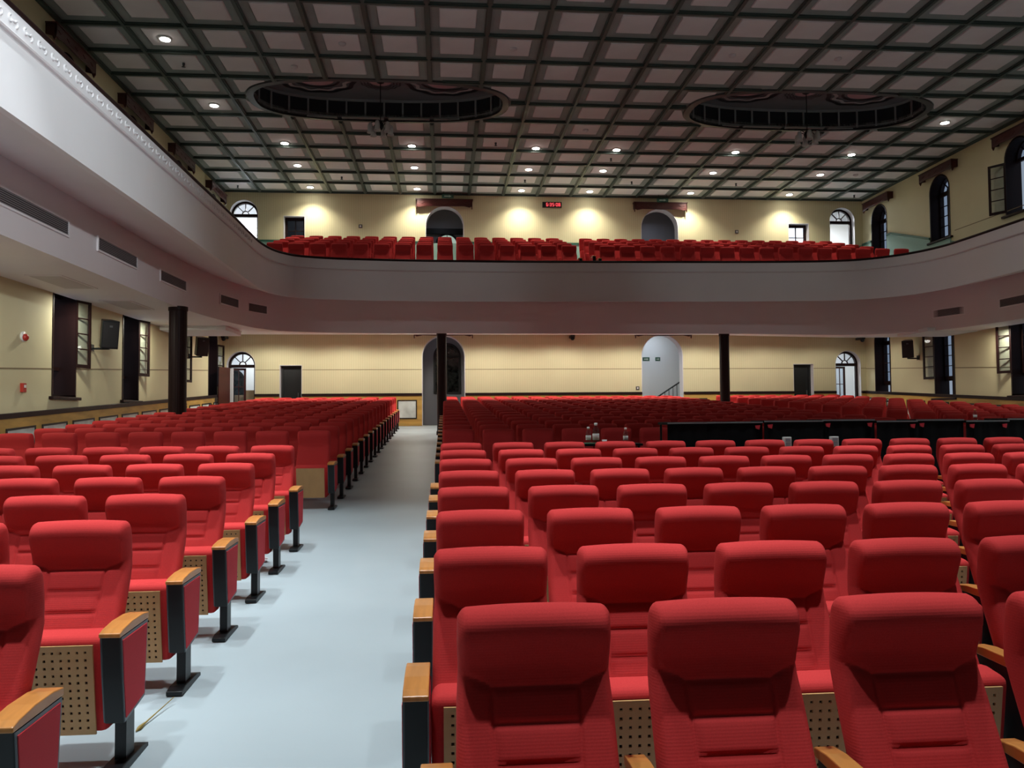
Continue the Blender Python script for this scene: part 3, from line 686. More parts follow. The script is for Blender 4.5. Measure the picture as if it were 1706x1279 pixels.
# rail, band and mouldings run along the parapet
def moulding(name, path, prof, m_):
    """prof: (offset towards the hall, z) closed outline"""
    rings = [Z(off(path, -o), z) for o, z in prof]; b_ = MB()
    for i in range(len(rings)): b_.strip(rings[i], rings[(i + 1) % len(rings)])
    me = b_.mesh(name, m_, False, weld=True); return obj(name, me, balcony)
moulding('parapet_rail', pp, [(-.17, ZT), (.03, ZT), (.045, ZT + .03), (.03, ZT + .055), (-.17, ZT + .055)], 'dark_wood')
moulding('parapet_band', pp, [(-.01, ZT - .235), (.02, ZT - .235), (.02, ZT - .005), (-.01, ZT - .005)], 'ivory')
moulding('parapet_moulding', pp, [(-.01, ZT - .275), (.035, ZT - .27), (.045, ZT - .25), (.035, ZT - .235), (-.01, ZT - .235)], 'ivory_dim')
# scroll ornaments on the band of the loudspeaker-wall side
def scroll():
    P = []
    for k in range(15):
        a = k / 14 * 1.5 * PI; r = .014 + .030 * k / 14; P.append((0, .055 - r * math.cos(a), r * math.sin(a)))
    Q = [(0, -p[1], -p[2]) for p in P]
    return MB().tube(list(reversed(P)) + [(0, 0, 0)] + Q, .013, 5).mesh('scroll_ornament', 'ivory', True)
sc = scroll()
for k in range(36):
    y = 8.2 + k * .30
    obj('scroll_ornament', sc, balcony, (-4.4 + .022, y, ZT - .12))
# stepped balcony floor
steps = [(21.95 + .87 * k, 5.46 + .245 * k) for k in range(6)]
for k, (y, z) in enumerate(steps):
    y1 = steps[k + 1][0] if k < 5 else YW
    x0, x1 = (-5.6, 14.2) if k == 0 else (XL, XR)
    obj('balcony_step', MB().box(x0, x1, y, y1, z - .25, z).mesh('balcony_step', 'floor_grey'), balcony)
for x0, x1 in ((XL, -4.5), (12.8, XR)): obj('gallery_floor', MB().box(x0, x1, YF, 22.8, 5.3, 5.55).mesh('gallery_floor', 'floor_grey'), balcony)
# columns
def column(x, y, r, ztop, label):
    z0 = floor_z(y) - .03; n = 24; prof = []
    for k in range(n * 2):
        a = PI * k / n; rr = r * (1 if k % 2 == 0 else .985); prof.append((x + rr * math.cos(a), y + rr * math.sin(a)))
    root = struct('column', MB().prism(prof, z0, ztop, lambda u, v, a: (u, v, a)).mesh('column', 'dark_wood'), label)
    obj('column_base', MB().lathe([(r * 1.16, 0), (r * 1.16, .12), (r * 1.02, .16)], (x, y, z0), 24).mesh('column_base', 'dark_wood'), root)
    obj('column_cap', MB().lathe([(r * 1.02, -.1), (r * 1.08, -.08), (r * 1.08, .0)], (x, y, ztop), 24).mesh('column_cap', 'dark_wood'), root)
column(-5.72, 17.9, .185, 4.07, 'dark wood column under the side gallery by the loudspeaker wall')
column(-.07, 23.5, .14, 4.10, 'dark wood column before the centre archway at the aisle')
column(8.36, 23.5, .145, 4.10, 'dark wood column beside the archway with the stair rail')
# ducts under the soffit
d = thing('duct_box', 'white boxed duct across the soffit beside the fluted side column', 'duct', (-6.5, 22.2, 3.945))
obj('box', MB().box(-.80, .86, -.8, .8, 0, .11).mesh('box', 'white_wall', bevel=.006), d); obj('lip', MB().box(-.82, .88, -.82, .82, .11, .13).mesh('lip', 'white_wall'), d)
d = thing('duct_box', 'white boxed duct across the soffit beside the open side windows', 'duct', (14.2, 22.2, 3.93))
obj('box', MB().box(-.76, .72, -.8, .7, 0, .09).mesh('box', 'white_wall', bevel=.006), d); obj('lip', MB().box(-.78, .74, -.82, .72, .09, .11).mesh('lip', 'white_wall'), d)

# air grilles on the duct face
def path_pt(path, y=None, x=None, side=None):
    best = min(path, key=lambda p: (abs(p.y - y) if y is not None else abs(p.x - x)) + (1e3 if (side == 'L' and p.x > 0) or (side == 'R' and p.x < 8) else 0))
    i = path.index(best); t = (path[min(i + 1, len(path) - 1)] - path[max(i - 1, 0)]).normalized()
    return best, t
def air_vent(x, y, ang, wid, hgt, zc, label):
    t = thing('air_vent', label, 'vent', (x, y, zc), ang, 'grilles along the gallery duct')
    w2, h2 = wid / 2, hgt / 2; fw = .028
    obj('frame', MB().box(-w2, w2, -.02, .01, -h2, -h2 + fw).box(-w2, w2, -.02, .01, h2 - fw, h2).box(-w2, -w2 + fw, -.02, .01, -h2 + fw, h2 - fw).box(w2 - fw, w2, -.02, .01, -h2 + fw, h2 - fw).mesh('frame', 'ivory'), t)
    obj('backing', MB().box(-w2 + fw, w2 - fw, -.003, .006, -h2 + fw, h2 - fw).mesh('backing', 'vent_dark'), t)
    n = 7; st = (hgt - 2 * fw) / n
    for k in range(n):
        z = -h2 + fw + st * (k + .5)
        obj('slat', MB().prism([(-.018, z - .012), (-.004, z + .004), (-.004, z + .010), (-.018, z - .006)], -w2 + fw, w2 - fw, lambda u, v, a: (a, u, v)).mesh('slat', 'vent_slat'), t)
for i, (y0, y1, zc) in enumerate(((8.05, 9.2, 4.56), (10.7, 12.7, 4.55), (13.72, 15.45, 4.56), (16.7, 18.2, 4.56), (20.05, 21.0, 4.57), (21.5, 22.25, 4.57))):
    pa = min(bb, key=lambda p: abs(p.y - y0) + (1e3 if p.x > 0 else 0)); ym = (y0 + y1) / 2
    # point on the duct face by interpolation
    for k in range(len(bb) - 1):
        if bb[k].y <= ym <= bb[k + 1].y and bb[k].x < 0:
            s_ = (ym - bb[k].y) / (bb[k + 1].y - bb[k].y); p = bb[k].lerp(bb[k + 1], s_); t_ = (bb[k + 1] - bb[k]).normalized(); break
    an = math.atan2(t_.y, t_.x)
    nrm = Vector((t_.y, -t_.x))
    air_vent(p.x + nrm.x * .012, p.y + nrm.y * .012, an, (y1 - y0) * (1.0 if i < 4 else 1.05), .26, zc,
             'slatted air grille on the gallery duct by the loudspeakers, %s from the rear bend' % ordn[5 - i])
for i, (y0, y1) in enumerate(((17.75, 19.35), (20.35, 21.5))):
    ym = (y0 + y1) / 2
    for k in range(len(bb) - 1):
        if bb[k + 1].y <= ym <= bb[k].y and bb[k].x > 8:
            s_ = (ym - bb[k].y) / (bb[k + 1].y - bb[k].y); p = bb[k].lerp(bb[k + 1], s_); t_ = (bb[k + 1] - bb[k]).normalized(); break
    an = math.atan2(t_.y, t_.x); nrm = Vector((t_.y, -t_.x))
    air_vent(p.x + nrm.x * .012, p.y + nrm.y * .012, an, y1 - y0, .25, 4.42, 'slatted air grille on the gallery duct by the window wall, %s from the rear bend' % ordn[1 - i])
# service hatches in the side soffit
for i, (y0, y1) in enumerate(((13.9, 15.3), (16.8, 18.2))):
    t = thing('service_hatch', 'flush rectangular hatch in the gallery soffit %s' % ('above the window nearest the wall bell', 'above the window between the loudspeaker and the column')[i], 'hatch', (-6.62, (y0 + y1) / 2, 4.055))
    obj('rim', MB().box(-.3, .3, -.7, .7, -.012, 0).mesh('rim', 'ivory_dim'), t); obj('lid', MB().box(-.25, .25, -.65, .65, -.016, -.012).mesh('lid', 'hatch_grey'), t)

# ------------------------------------------------------------------ pelmets over windows and arches
def pelmet(x, y, rz, wid, zc, label, hgt=.20):
    """local: along x, front towards -y"""
    t = thing('pelmet', label, 'pelmet', (x, y, zc), rz, 'carved wooden pelmets')
    w2 = wid / 2
    obj('board', MB().box(-w2, w2, -.20, -.17, -hgt / 2, hgt / 2).mesh('board', 'maroon_wood', bevel=.006), t)
    obj('top', MB().box(-w2 - .02, w2 + .02, -.22, 0, hgt / 2, hgt / 2 + .025).mesh('top', 'maroon_wood'), t)
    obj('valance', MB().prism([(-w2, -hgt / 2 - .01), (-w2 + .1, -hgt / 2 - .06), (-w2 + .3, -hgt / 2 - .02), (0, -hgt / 2 - .035), (w2 - .3, -hgt / 2 - .02), (w2 - .1, -hgt / 2 - .06), (w2, -hgt / 2 - .01), (w2, -hgt / 2), (-w2, -hgt / 2)], -.195, -.175, lambda u, v, a: (u, a, v)).mesh('valance', 'maroon_wood'), t)
    for s_ in (-1, 1):
        P = [(0, hgt / 2), (-.2, hgt / 2), (-.2, -hgt / 2 - .05), (-.16, -hgt / 2 - .12), (-.12, -hgt / 2 - .03), (0, -hgt / 2)]
        obj('end_bracket', MB().prism(P, s_ * (w2 - .03), s_ * w2, lambda u, v, a: (a, u, v)).mesh('end_bracket', 'maroon_wood'), t)
    for k in range(5):
        xk = -w2 + wid * (k + .5) / 5
        obj('carving', MB().prism([(xk - .11, 0), (xk, -.045), (xk + .11, 0), (xk, .045)], -.212, -.2, lambda u, v, a: (u, a, v)).mesh('carving', 'maroon_wood'), t)
for i, y in enumerate(WY):
    if i < 2: continue
    pelmet(XL, y - .08, PI / 2, 1.72, 8.95, 'carved dark pelmet over the gallery window, %s from the rear corner, loudspeaker wall' % ordn[5 - i])
    if i >= 3: pelmet(XR, y - .1, -PI / 2, 1.62, 8.95, 'carved dark pelmet over the gallery window, %s from the rear corner, window wall' % ordn[5 - i])
pelmet(.03, YW, 0, 1.92, 8.97, 'red-brown carved pelmet over the balcony archway with the small window inside')
pelmet(7.57, YW, 0, 1.88, 8.965, 'red-brown carved pelmet over the balcony archway with the plain grey wall')
pelmet(-.02, YW, 0, 2.0, 4.50, 'carved pelmet tucked under the soffit over the centre-column archway', .12)
pelmet(7.6, YW, 0, 2.0, 4.50, 'carved pelmet tucked under the soffit over the stair-rail archway', .12)

# ------------------------------------------------------------------ seats
def f_round(d, r):
    u = 1 - min(1, max(0, d) / r); return math.sqrt(max(0, 1 - u * u))
def lerp_tab(tab, z):
    if z <= tab[0][0]: return tab[0][1]
    for (z0, a), (z1, c) in zip(tab, tab[1:]):
        if z <= z1: return a + (c - a) * (z - z0) / (z1 - z0)
    return tab[-1][1]
YM = [(.40, -.245), (.60, -.152), (.72, -.096), (.83, -.048), (.88, -.046), (.96, -.058), (1.03, -.066)]
TH = [(.40, .10), (.70, .105), (.81, .105), (.86, .113), (.965, .158), (1.03, .155)]
def seg_dist(x, z, P):
    best = 9
    for (x0, z0), (x1, z1) in zip(P, P[1:]):
        dx, dz = x1 - x0, z1 - z0; t = max(0, min(1, ((x - x0) * dx + (z - z0) * dz) / (dx * dx + dz * dz)))
        best = min(best, math.hypot(x - x0 - dx * t, z - z0 - dz * t))
    return best
SEAMS = [[(-.24, .872), (-.125, .812), (.125, .812), (.24, .872)], [(-.125, .812), (-.112, .60), (-.108, .42)], [(.125, .812), (.112, .60), (.108, .42)],
         [(-.122, .725), (.122, .725)], [(-.116, .635), (.116, .635)], [(-.11, .545), (.11, .545)]]
def backrest_mesh(ss, zs_, seams=True):
    ztop, zbot = 1.035, .42; Hh = ztop - zbot
    b_ = MB(); nz, ns = len(zs_), len(ss)
    for side in (-1, 1):
        for z in zs_:
            t = (z - zbot) / Hh
            wz = .2175 + .008 * (1 - t) - .004 * max(0, 1 - abs(z - .86) / .1)
            for s_ in ss:
                drop = .009 * s_ * s_ + (.024 * ((abs(s_) - .88) / .12) ** 2 if abs(s_) > .88 else 0)
                zz_ = z - drop * max(0, (t - .5) / .5)
                x = s_ * wz
                R = f_round((1 - abs(s_)) * wz, .030) * f_round((1 - t) * Hh, .060) * f_round(t * Hh, .025)
                T = lerp_tab(TH, z); y = lerp_tab(YM, z) + side * T / 2 * R
                if side < 0 and seams:
                    dm = min(seg_dist(x, z, P) for P in SEAMS)
                    y += .009 * math.exp(-(dm / .0065) ** 2) * min(1, R)
                elif side > 0: y = min(y, lerp_tab(YM, z) + .045 * R)
                b_.v.append((x, y, zz_))
    for sd in (0, 1):
        o = sd * nz * ns
        for i in range(nz - 1):
            for j in range(ns - 1):
                q = (o + i * ns + j, o + i * ns + j + 1, o + (i + 1) * ns + j + 1, o + (i + 1) * ns + j)
                b_.f.append(q if sd == 0 else q[::-1])
    return b_.mesh('backrest', 'red_fabric', True, weld=True)
def sym(a): return [-x for x in a[::-1] if x > 0] + a
ss_hi = sym([0, .1, .2, .3, .4, .48, .515, .54, .56, .585, .62, .70, .78, .84, .89, .93, .96, .985, 1])
zs_hi = [.42, .425, .435, .45, .50, .53, .54, .545, .55, .56, .585, .615, .625, .635, .645, .655, .68, .705, .717, .725, .733, .745, .77, .79, .80, .806, .812, .818, .826, .835, .845, .855, .865, .875, .885, .90, .92, .94, .96, .98, .995, 1.007, 1.018, 1.027, 1.033, 1.035]
ss_mid = sym([0, .3, .5, .62, .75, .86, .93, .975, 1]); zs_mid = [.42, .44, .55, .63, .72, .80, .81, .825, .85, .87, .90, .94, .975, 1.0, 1.02, 1.031, 1.035]
ss_lo = sym([0, .5, .85, .96, 1]); zs_lo = [.42, .45, .80, .87, .95, .99, 1.02, 1.035]
ME = {}
ME['back_hi'], ME['back_mid'], ME['back_lo'] = backrest_mesh(ss_hi, zs_hi), backrest_mesh(ss_mid, zs_mid), backrest_mesh(ss_lo, zs_lo, False)
# folded cushion
def cushion(seg):
    b_ = MB().box(-.225, .225, -.365, -.225, .15, .575)
    me = b_.mesh('seat_cushion', 'red_fabric', True, bevel=.035, seg=seg)
    for v in me.vertices:
        k = (v.co.z - .15) / .425
        v.co.y += .055 * (1 - k) - .03 * math.sin(PI * k) * (1 if v.co.y > -.29 else 0)
        if v.co.z > .52: v.co.z += .012 * (1 - (v.co.x / .225) ** 2) + (v.co.y + .30) * .12
    me.set_sharp_from_angle(angle=math.radians(60)); return me
ME['cushion_hi'], ME['cushion_lo'] = cushion(4), cushion(1)
# perforated plywood with real holes
def ply(nx, nz, holes_):
    W2, z0, z1 = .168, .165, .527; b_ = MB(); f = lambda x, z, d: (x, -.372 + .055 * (1 - (z - .15) / .425) - d, z)
    if holes_:
        cw, ch = 2 * W2 / nx, (z1 - z0) / nz; r = .0075; K = 6
        for i in range(nx):
            for j in range(nz):
                cx, cz = -W2 + cw * (i + .5), z0 + ch * (j + .5)
                oc = [(cx - cw / 2, cz - ch / 2), (cx + cw / 2, cz - ch / 2), (cx + cw / 2, cz + ch / 2), (cx - cw / 2, cz + ch / 2)]
                hp = [(cx + r * math.cos(PI / 4 + PI / 2 * k - PI), cz + r * math.sin(PI / 4 + PI / 2 * k - PI)) for k in range(4)]
                b_.add([f(u, v, .010) for u, v in oc] + [f(u, v, .010) for u, v in hp] + [f(u, v, .002) for u, v in hp],
                       [(k, (k + 1) % 4, 4 + (k + 1) % 4, 4 + k) for k in range(4)] + [(4 + k, 4 + (k + 1) % 4, 8 + (k + 1) % 4, 8 + k) for k in range(4)])
    else: b_.add([f(-W2, z0, .01), f(W2, z0, .01), f(W2, z1, .01), f(-W2, z1, .01)], [(0, 1, 2, 3)])
    e = .014; O = [(-W2 - e, z0 - e), (W2 + e, z0 - e), (W2 + e, z1 + e), (-W2 - e, z1 + e)]; I = [(-W2, z0), (W2, z0), (W2, z1), (-W2, z1)]
    for k in range(4):
        k2 = (k + 1) % 4
        b_.add([f(*O[k], 0), f(*O[k2], 0), f(*O[k2], .010), f(*O[k], .010), f(*I[k], .010), f(*I[k2], .010)], [(0, 1, 2, 3), (3, 2, 5, 4)])
    return b_.mesh('seat_pan', 'ply')
ME['pan_hi'], ME['pan_lo'] = ply(10, 11, True), ply(1, 1, False)
f_hole = MB().add([(-.17, -.3655 + .053, .165), (.17, -.3655 + .053, .165), (.17, -.3655 + .006, .527), (-.17, -.3655 + .006, .527)], [(0, 1, 2, 3)])
ME['hole_shade'] = f_hole.mesh('hole_shade_sheet', 'black')  # black sheet standing in for the shade inside the holes
SIDE = [(-.425, .587), (-.405, .41), (-.375, .21), (-.145, .25), (-.115, .592)]
def side_prism(x0, x1, P, m_, name, bev=0): return MB().prism(P, x0, x1, lambda u, v, a: (a, u, v)).mesh(name, m_, bevel=bev)
ME['std'] = side_prism(-.024, .024, SIDE, 'black_metal', 'standard', .004)
ME['std_end'] = side_prism(-.040, .040, SIDE, 'black_metal', 'standard', .005)
def inset(P, k):
    cx_, cz_ = sum(p[0] for p in P) / len(P), sum(p[1] for p in P) / len(P); return [(cx_ + (u - cx_) * k, cz_ + (v - cz_) * k) for u, v in P]
ME['side_rim'] = side_prism(-.044, .044, inset(SIDE, .975), 'grey_metal', 'side_rim')
ME['side_panel'] = side_prism(-.047, .047, inset(SIDE, .90), 'red_side', 'side_panel', .002)
ARM = [(-.438, .585), (-.105, .590), (-.105, .616), (-.18, .626), (-.30, .626), (-.40, .614), (-.438, .603)]
ME['arm'] = MB().prism(ARM, -.030, .030, lambda u, v, a: (a, u, v)).mesh('armrest', 'arm_wood', bevel=.004)
ME['arm_end'] = MB().prism(ARM, -.044, .044, lambda u, v, a: (a, u, v)).mesh('armrest', 'arm_wood', bevel=.004)
ME['post'] = MB().box(-.024, .024, -.305, -.215, .015, .24).mesh('post', 'black_metal')
ME['foot'] = MB().prism([(-.42, 0), (-.09, 0), (-.09, .022), (-.16, .034), (-.36, .034), (-.42, .022)], -.042, .042, lambda u, v, a: (a, u, v)).mesh('foot_plate', 'black_metal', bevel=.003)

HALF = .275
def seat(x, y, label, group, lod, stds, zf=None):
    """stds: list of (dx, is_end)"""
    z = floor_z(y - .27) if zf is None else zf
    t = tag(obj('theatre_seat', None, None, (x, y, z)), label, 'seat', group)
    obj('backrest', ME['back_hi' if lod == 2 else 'back_mid'], t)
    obj('seat_cushion', ME['cushion_hi' if lod == 2 else 'cushion_lo'], t)
    if lod >= 1:
        p = obj('seat_pan', ME['pan_hi' if lod == 2 else 'pan_lo'], t)
        if lod == 2: obj('hole_shade_sheet', ME['hole_shade'], p)
    for dx, end in stds:
        if lod == 0 and not end: continue
        s_ = obj('standard', ME['std_end' if end else 'std'], t, (dx, 0, 0))
        obj('post', ME['post'], s_); obj('foot_plate', ME['foot'], s_)
        if end:
            obj('side_rim', ME['side_rim'], s_); obj('side_panel', ME['side_panel'], s_)
        obj('armrest', ME['arm_end' if end else 'arm'], t, (dx, 0, 0))
    return t
stuff = {'main': MB(), 'balcony': MB()}
def join_into(b_, me, x, y, z):
    o = len(b_.v); b_.v += [(v.co.x + x, v.co.y + y, v.co.z + z) for v in me.vertices]; b_.f += [tuple(i + o for i in p.vertices) for p in me.polygons]
def px_of(x, y, z):
    v = Vector((x, y, z)) - EYE; d_ = v.dot(fwd); return 853 + 1345 * v.dot(e_r) / d_
PITCH = .55
LX = [-1.76 - PITCH * k for k in range(8)]
CXs = [.19 + PITCH * k for k in range(14)]
RX = [9.25 + PITCH * k for k in range(8)]
n_ind = 0
def in_frame(x, y, z, m_=45): return -m_ < px_of(x, y, z + .8) < 1706 + m_
# stage-side blocks
LY = [3.05, 3.98, 4.88, 5.78, 6.70, 7.62, 8.56]; LS = [.13, .085, .055, .04, .025, .0, .0]
for r in range(7):
    y = LY[r]
    for k, x in enumerate(LX):
        x += LS[r]
        if not in_frame(x + (.2 if x < 0 else -.2), y, floor_z(y), 170): continue
        st = [(-HALF, k == 7)] + ([(HALF, True)] if k == 0 else [])
        seat(x, y, 'red theatre seat, %s from the aisle, %s row of stage-side block by loudspeaker wall' % (ordn[k], ordn[r]), 'seats in the stage-side block by the loudspeaker wall', 2, st); n_ind += 1
for r in range(8):
    y = 2.27 + .908 * r + (.10 if r == 0 else 0)
    for k, x in enumerate(CXs):
        x += .06 if r == 0 else -.015
        if not in_frame(x - .2, y, floor_z(y), 170): continue
        st = [(-HALF, k == 0)] + ([(HALF, True)] if k == 13 else [])
        seat(x, y, 'red theatre seat, %s from the aisle, %s row of block before the black desks' % (ordn[k], ordn[r]), 'seats in the block before the black desks', 2, st); n_ind += 1
# rear blocks
for r in range(17):
    y = 11.2 + .945 * r
    for bi, (xs, who) in enumerate(((LX, 'rear block by loudspeaker wall'), (CXs, 'rear block behind the black desks'), (RX, 'rear block by window wall'))):
        for k, x in enumerate(xs):
            z = floor_z(y - .27)
            if not in_frame(x, y, z, 30): continue
            if (bi == 0 and k == 7 and r == 7) or (bi == 1 and k == 0 and r == 13): continue   # a column stands here
            aisle = (k == 0)
            ends = []
            if bi == 0: ends = ([(HALF, True)] if k == 0 else []) + ([(-HALF, True)] if k == 7 else [])
            else: ends = ([(-HALF, True)] if k == 0 else []) + ([(HALF, True)] if k == len(xs) - 1 else [])
            if (bi == 0 and r < 8) or (bi == 1 and r < 4) or (bi == 2 and r < 4) or (aisle and bi < 2):
                seat(x, y, 'red theatre seat, %s from the aisle, %s row of %s' % (ordn[k], ordn[r], who), 'seats in the ' + who, 0 if not (bi == 0 and r == 0) else 1, ends); n_ind += 1
            else:
                join_into(stuff['main'], ME['back_lo'], x, y, z); join_into(stuff['main'], ME['cushion_lo'], x, y, z)
# balcony seats
BP = .585
BLx = [3.55 - BP * k for k in range(16)]
BRx = [4.65 + BP * k for k in range(16)]
for r in range(5):
    y = 22.62 + .87 * r; z = steps[r][1]
    for bi, (xs, who) in enumerate(((BLx, 'balcony block below the loudspeaker-side chandelier'), (BRx, 'balcony block below the window-side chandelier'))):
        for k, x in enumerate(xs):
            if r > 0 and k > 14: continue
            if r < 2:
                ends = [(HALF if bi == 0 else -HALF, True)] if k == 0 else []
                seat(x, y, 'red balcony seat, %s row, %s from the aisle, %s' % (('front', 'second')[r], ordn[k], who.replace('balcony block ', 'block ')), ('front', 'second')[r] + ' row seats on the balcony', 0, ends, z); n_ind += 1
            else:
                join_into(stuff['balcony'], ME['back_lo'], x, y, z); join_into(stuff['balcony'], ME['cushion_lo'], x, y, z)
for kk, nm, lab in (('main', 'distant_seats', 'far rows of red seats toward the rear wall and window wall'), ('balcony', 'balcony_seats', 'upper rows of red seats behind the second balcony row')):
    tag(obj(nm, stuff[kk].mesh(nm, 'red_fabric', True)), lab, 'seats', None, 'stuff')

# ------------------------------------------------------------------ black desks behind the stage-side block
DX = [2.44, 3.22, 3.94, 4.70, 5.39, 5.93, 6.57, 7.15, 7.72]
for i in range(8):
    x0, x1 = DX[i] + .002, DX[i + 1] - .002
    if i == 0: x0 = 2.72
    y = 9.92 + (.02 if i % 2 else -.02); zf = floor_z(y); wd = x1 - x0
    ht = 1.155 + (.0, .0, .012, .018, .0, .01, -.006, .012)[i]
    t = thing('black_desk', 'tall black desk in the cross aisle, %s of the line from the aisle' % ordn[i], 'desk', (x0 + wd / 2, y, zf), 0, 'black desks in the cross aisle')
    obj('desk_top', MB().box(-wd / 2, wd / 2, -.2, .25, ht - .03, ht).mesh('desk_top', 'desk_black', bevel=.004), t)
    obj('edge_strip', MB().box(-wd / 2, wd / 2, -.206, -.2, ht - .018, ht - .002).mesh('edge_strip', 'edge_grey'), t)
    # cloth front with slight sag
    A, B = [], []
    for k in range(13):
        x = -wd / 2 + .001 + (wd - .002) * k / 12; d_ = .012 * math.sin(k * 1.7 + i)
        A.append((x, -.19 + d_ * .3, ht - .03)); B.append((x, -.185 + d_, .18))
    obj('cloth_front', MB().strip(A, B).mesh('cloth_front', 'desk_black', True), t)
    for sx in (-1, 1):
        for yy in (-.17, .21):
            obj('leg', MB().tube([(sx * (wd / 2 - .03), yy, 0), (sx * (wd / 2 - .03), yy, ht - .03)], .014, 6).mesh('leg', 'chrome' if yy < 0 and sx > 0 and i in (1, 5) else 'black_metal'), t)
    for sx in ((-1, 1) if i in (3, 6) else (1,) if i in (1, 4) else (-1,) if i in (2, 5) else ()):
        xx = sx * (wd / 2 - .07)
        obj('red_seat_tab', MB().prism([(xx - .030, ht - .05), (xx + .032, ht - .045), (xx + .020, ht - .098), (xx - .022, ht - .085)], -.215, -.198, lambda u, v, a: (u, a, v)).mesh('red_seat_tab', 'red_side'), t)  # red tabs standing in for seats that peek out behind the cloth
# white socket boxes behind the last stage-side row
for (x, lab) in ((4.05, 'white socket box low on the second desk front, nearer the aisle'), (4.63, 'white socket box low on the third desk front')):
    t = thing('socket_box', lab, 'socket', (x, 9.3, floor_z(9.3)))
    obj('stand', MB().box(-.03, .03, -.03, .03, 0, .88).mesh('stand', 'black'), t)
    obj('plate', MB().box(-.045, .045, -.035, .03, .88, 1.0).mesh('plate', 'white_plastic', bevel=.006), t)
    for zz_ in (.915, .965): obj('outlet', MB().box(-.03, .03, -.04, -.035, zz_ - .018, zz_ + .018).mesh('outlet', 'hall_grey'), t)
# side table with bottles
ty = 9.25; tz = floor_z(ty)
t = thing('side_table', 'narrow black side table behind the last stage-side row', 'table', (1.84, ty, tz))
obj('table_top', MB().box(-.42, .42, -.16, .16, .925, .95).mesh('table_top', 'desk_black'), t)
for sx in (-1, 1):
    for s2 in (-1, 1): obj('leg', MB().tube([(sx * .38, s2 * .13, 0), (sx * .38, s2 * .13, .925)], .014, 6).mesh('leg', 'black_metal'), t)
TZ = tz + .95
tag(obj('table_mat', MB().box(-.10, .10, -.11, .11, 0, .008).mesh('table_mat', 'green_mat'), None, (1.69, ty - .04, TZ)), 'small green mat under the two bottles', 'mat')
def bottle(x, y, z, s_, label, cap='white_plastic', neck=1):
    t = thing('water_bottle', label, 'bottle', (x, y, z), group='water bottles')
    obj('body', MB().lathe([(.0, 0), (.032 * s_, 0), (.034 * s_, .02), (.034 * s_, .11 * s_), (.026 * s_, .15 * s_), (.012 * s_, .175 * s_), (.012 * s_, .185 * s_)], n=14).mesh('body', 'bottle_clear', True), t)
    obj('paper_band', MB().lathe([(.0345 * s_, .035), (.0352 * s_, .036), (.0352 * s_, .095 * s_), (.0345 * s_, .096 * s_)], n=14).mesh('paper_band', 'white_plastic', True), t)
    obj('cap', MB().lathe([(.016 * s_, .18 * s_), (.017 * s_, .182 * s_), (.017 * s_, .205 * s_), (.0, .207 * s_)], n=12).mesh('cap', cap, True), t)
bottle(1.655, ty - .02, TZ + .008, .9, 'small water bottle beside the taller bottle on the green mat')
bottle(1.735, ty - .06, TZ + .008, 1.12, 'tall water bottle with pale cap on the green mat')
bottle(2.10, ty + .02, TZ, .88, 'lone water bottle beyond the green mat on the side table')
bottle(6.83, 9.90, floor_z(9.9) + 1.15, .7, 'small drink bottle with orange cap standing on a black desk', 'arm_wood')
tag(obj('paper_cup', MB().lathe([(.02, 0), (.03, .045), (.028, .045), (.018, .004)], n=12).mesh('paper_cup', 'white_plastic', True), None, (1.83, ty - .08, TZ)), 'little white cup beside the tall bottle', 'cup')

# ------------------------------------------------------------------ loudspeakers and wall devices
def speaker(x, y, z, rz, sgn, label, s_=1.0):
    t = thing('loudspeaker', label, 'loudspeaker', (x, y, z), group='wall loudspeakers')
    c_ = obj('cabinet', None, t, (sgn * .33, 0, 0), rz); c_.rotation_euler[0] = math.radians(12)
    q = MB().prism([(-.17, -.16), (.17, -.16), (.11, .17), (-.11, .17)], -.27 * s_, .27 * s_, lambda u, v, a: (u, v, a)).mesh('housing', 'black_metal', bevel=.012); obj('housing', q, c_)
    obj('grille', MB().box(-.15, .15, -.172, -.162, -.24 * s_, .24 * s_).mesh('grille', 'black'), c_)
    obj('badge', MB().box(-.03, .03, -.176, -.171, .16, .20).mesh('badge', 'grey_metal'), c_)
    obj('wall_plate', MB().box(-.01, .02, -.07, .07, -.36, -.22).mesh('wall_plate', 'black_metal') if sgn > 0 else MB().box(-.02, .01, -.07, .07, -.36, -.22).mesh('wall_plate', 'black_metal'), t)
    obj('bracket_arm', MB().box(min(0, sgn * .35), max(0, sgn * .35), -.025, .025, -.33, -.29).mesh('bracket_arm', 'black_metal'), t)
    obj('bracket_post', MB().box(sgn * .33 - .03, sgn * .33 + .03, -.03, .03, -.33, -.25).mesh('bracket_post', 'black_metal'), t)
speaker(XL, 17.6, 3.45, math.radians(38), 1, 'black wall loudspeaker between the two nearer under-gallery windows', 1.1)
speaker(XL, 24.1, 3.76, math.radians(38), 1, 'black wall loudspeaker just past the side column')
speaker(XR, 24.4, 3.70, math.radians(-38), -1, 'black loudspeaker on the window wall between the open windows')
t = thing('fire_bell', 'small red and white alarm sounder high on the loudspeaker wall', 'alarm', (XL, 14.8, 3.12))
fbell = lambda prof, c, m_, nm: obj(nm, MB().lathe(prof, n=14).mesh(nm, m_, True), t)
o = fbell([(.0, 0), (.09, 0), (.09, .03), (.0, .04)], 0, 'white_plastic', 'base_plate'); o.rotation_euler[1] = PI / 2
o = fbell([(.06, .03), (.065, .07), (.03, .10), (.0, .10)], 0, 'red_paint', 'sounder'); o.rotation_euler[1] = PI / 2; o.location = (0, .0, -.015)
t = thing('call_point', 'red manual call point below the alarm sounder', 'alarm', (XL, 14.8, 2.22))
obj('housing', MB().box(0, .06, -.055, .055, -.08, .08).mesh('housing', 'red_paint', bevel=.006), t); obj('window', MB().box(.06, .066, -.03, .03, 0, .05).mesh('window', 'white_plastic'), t)
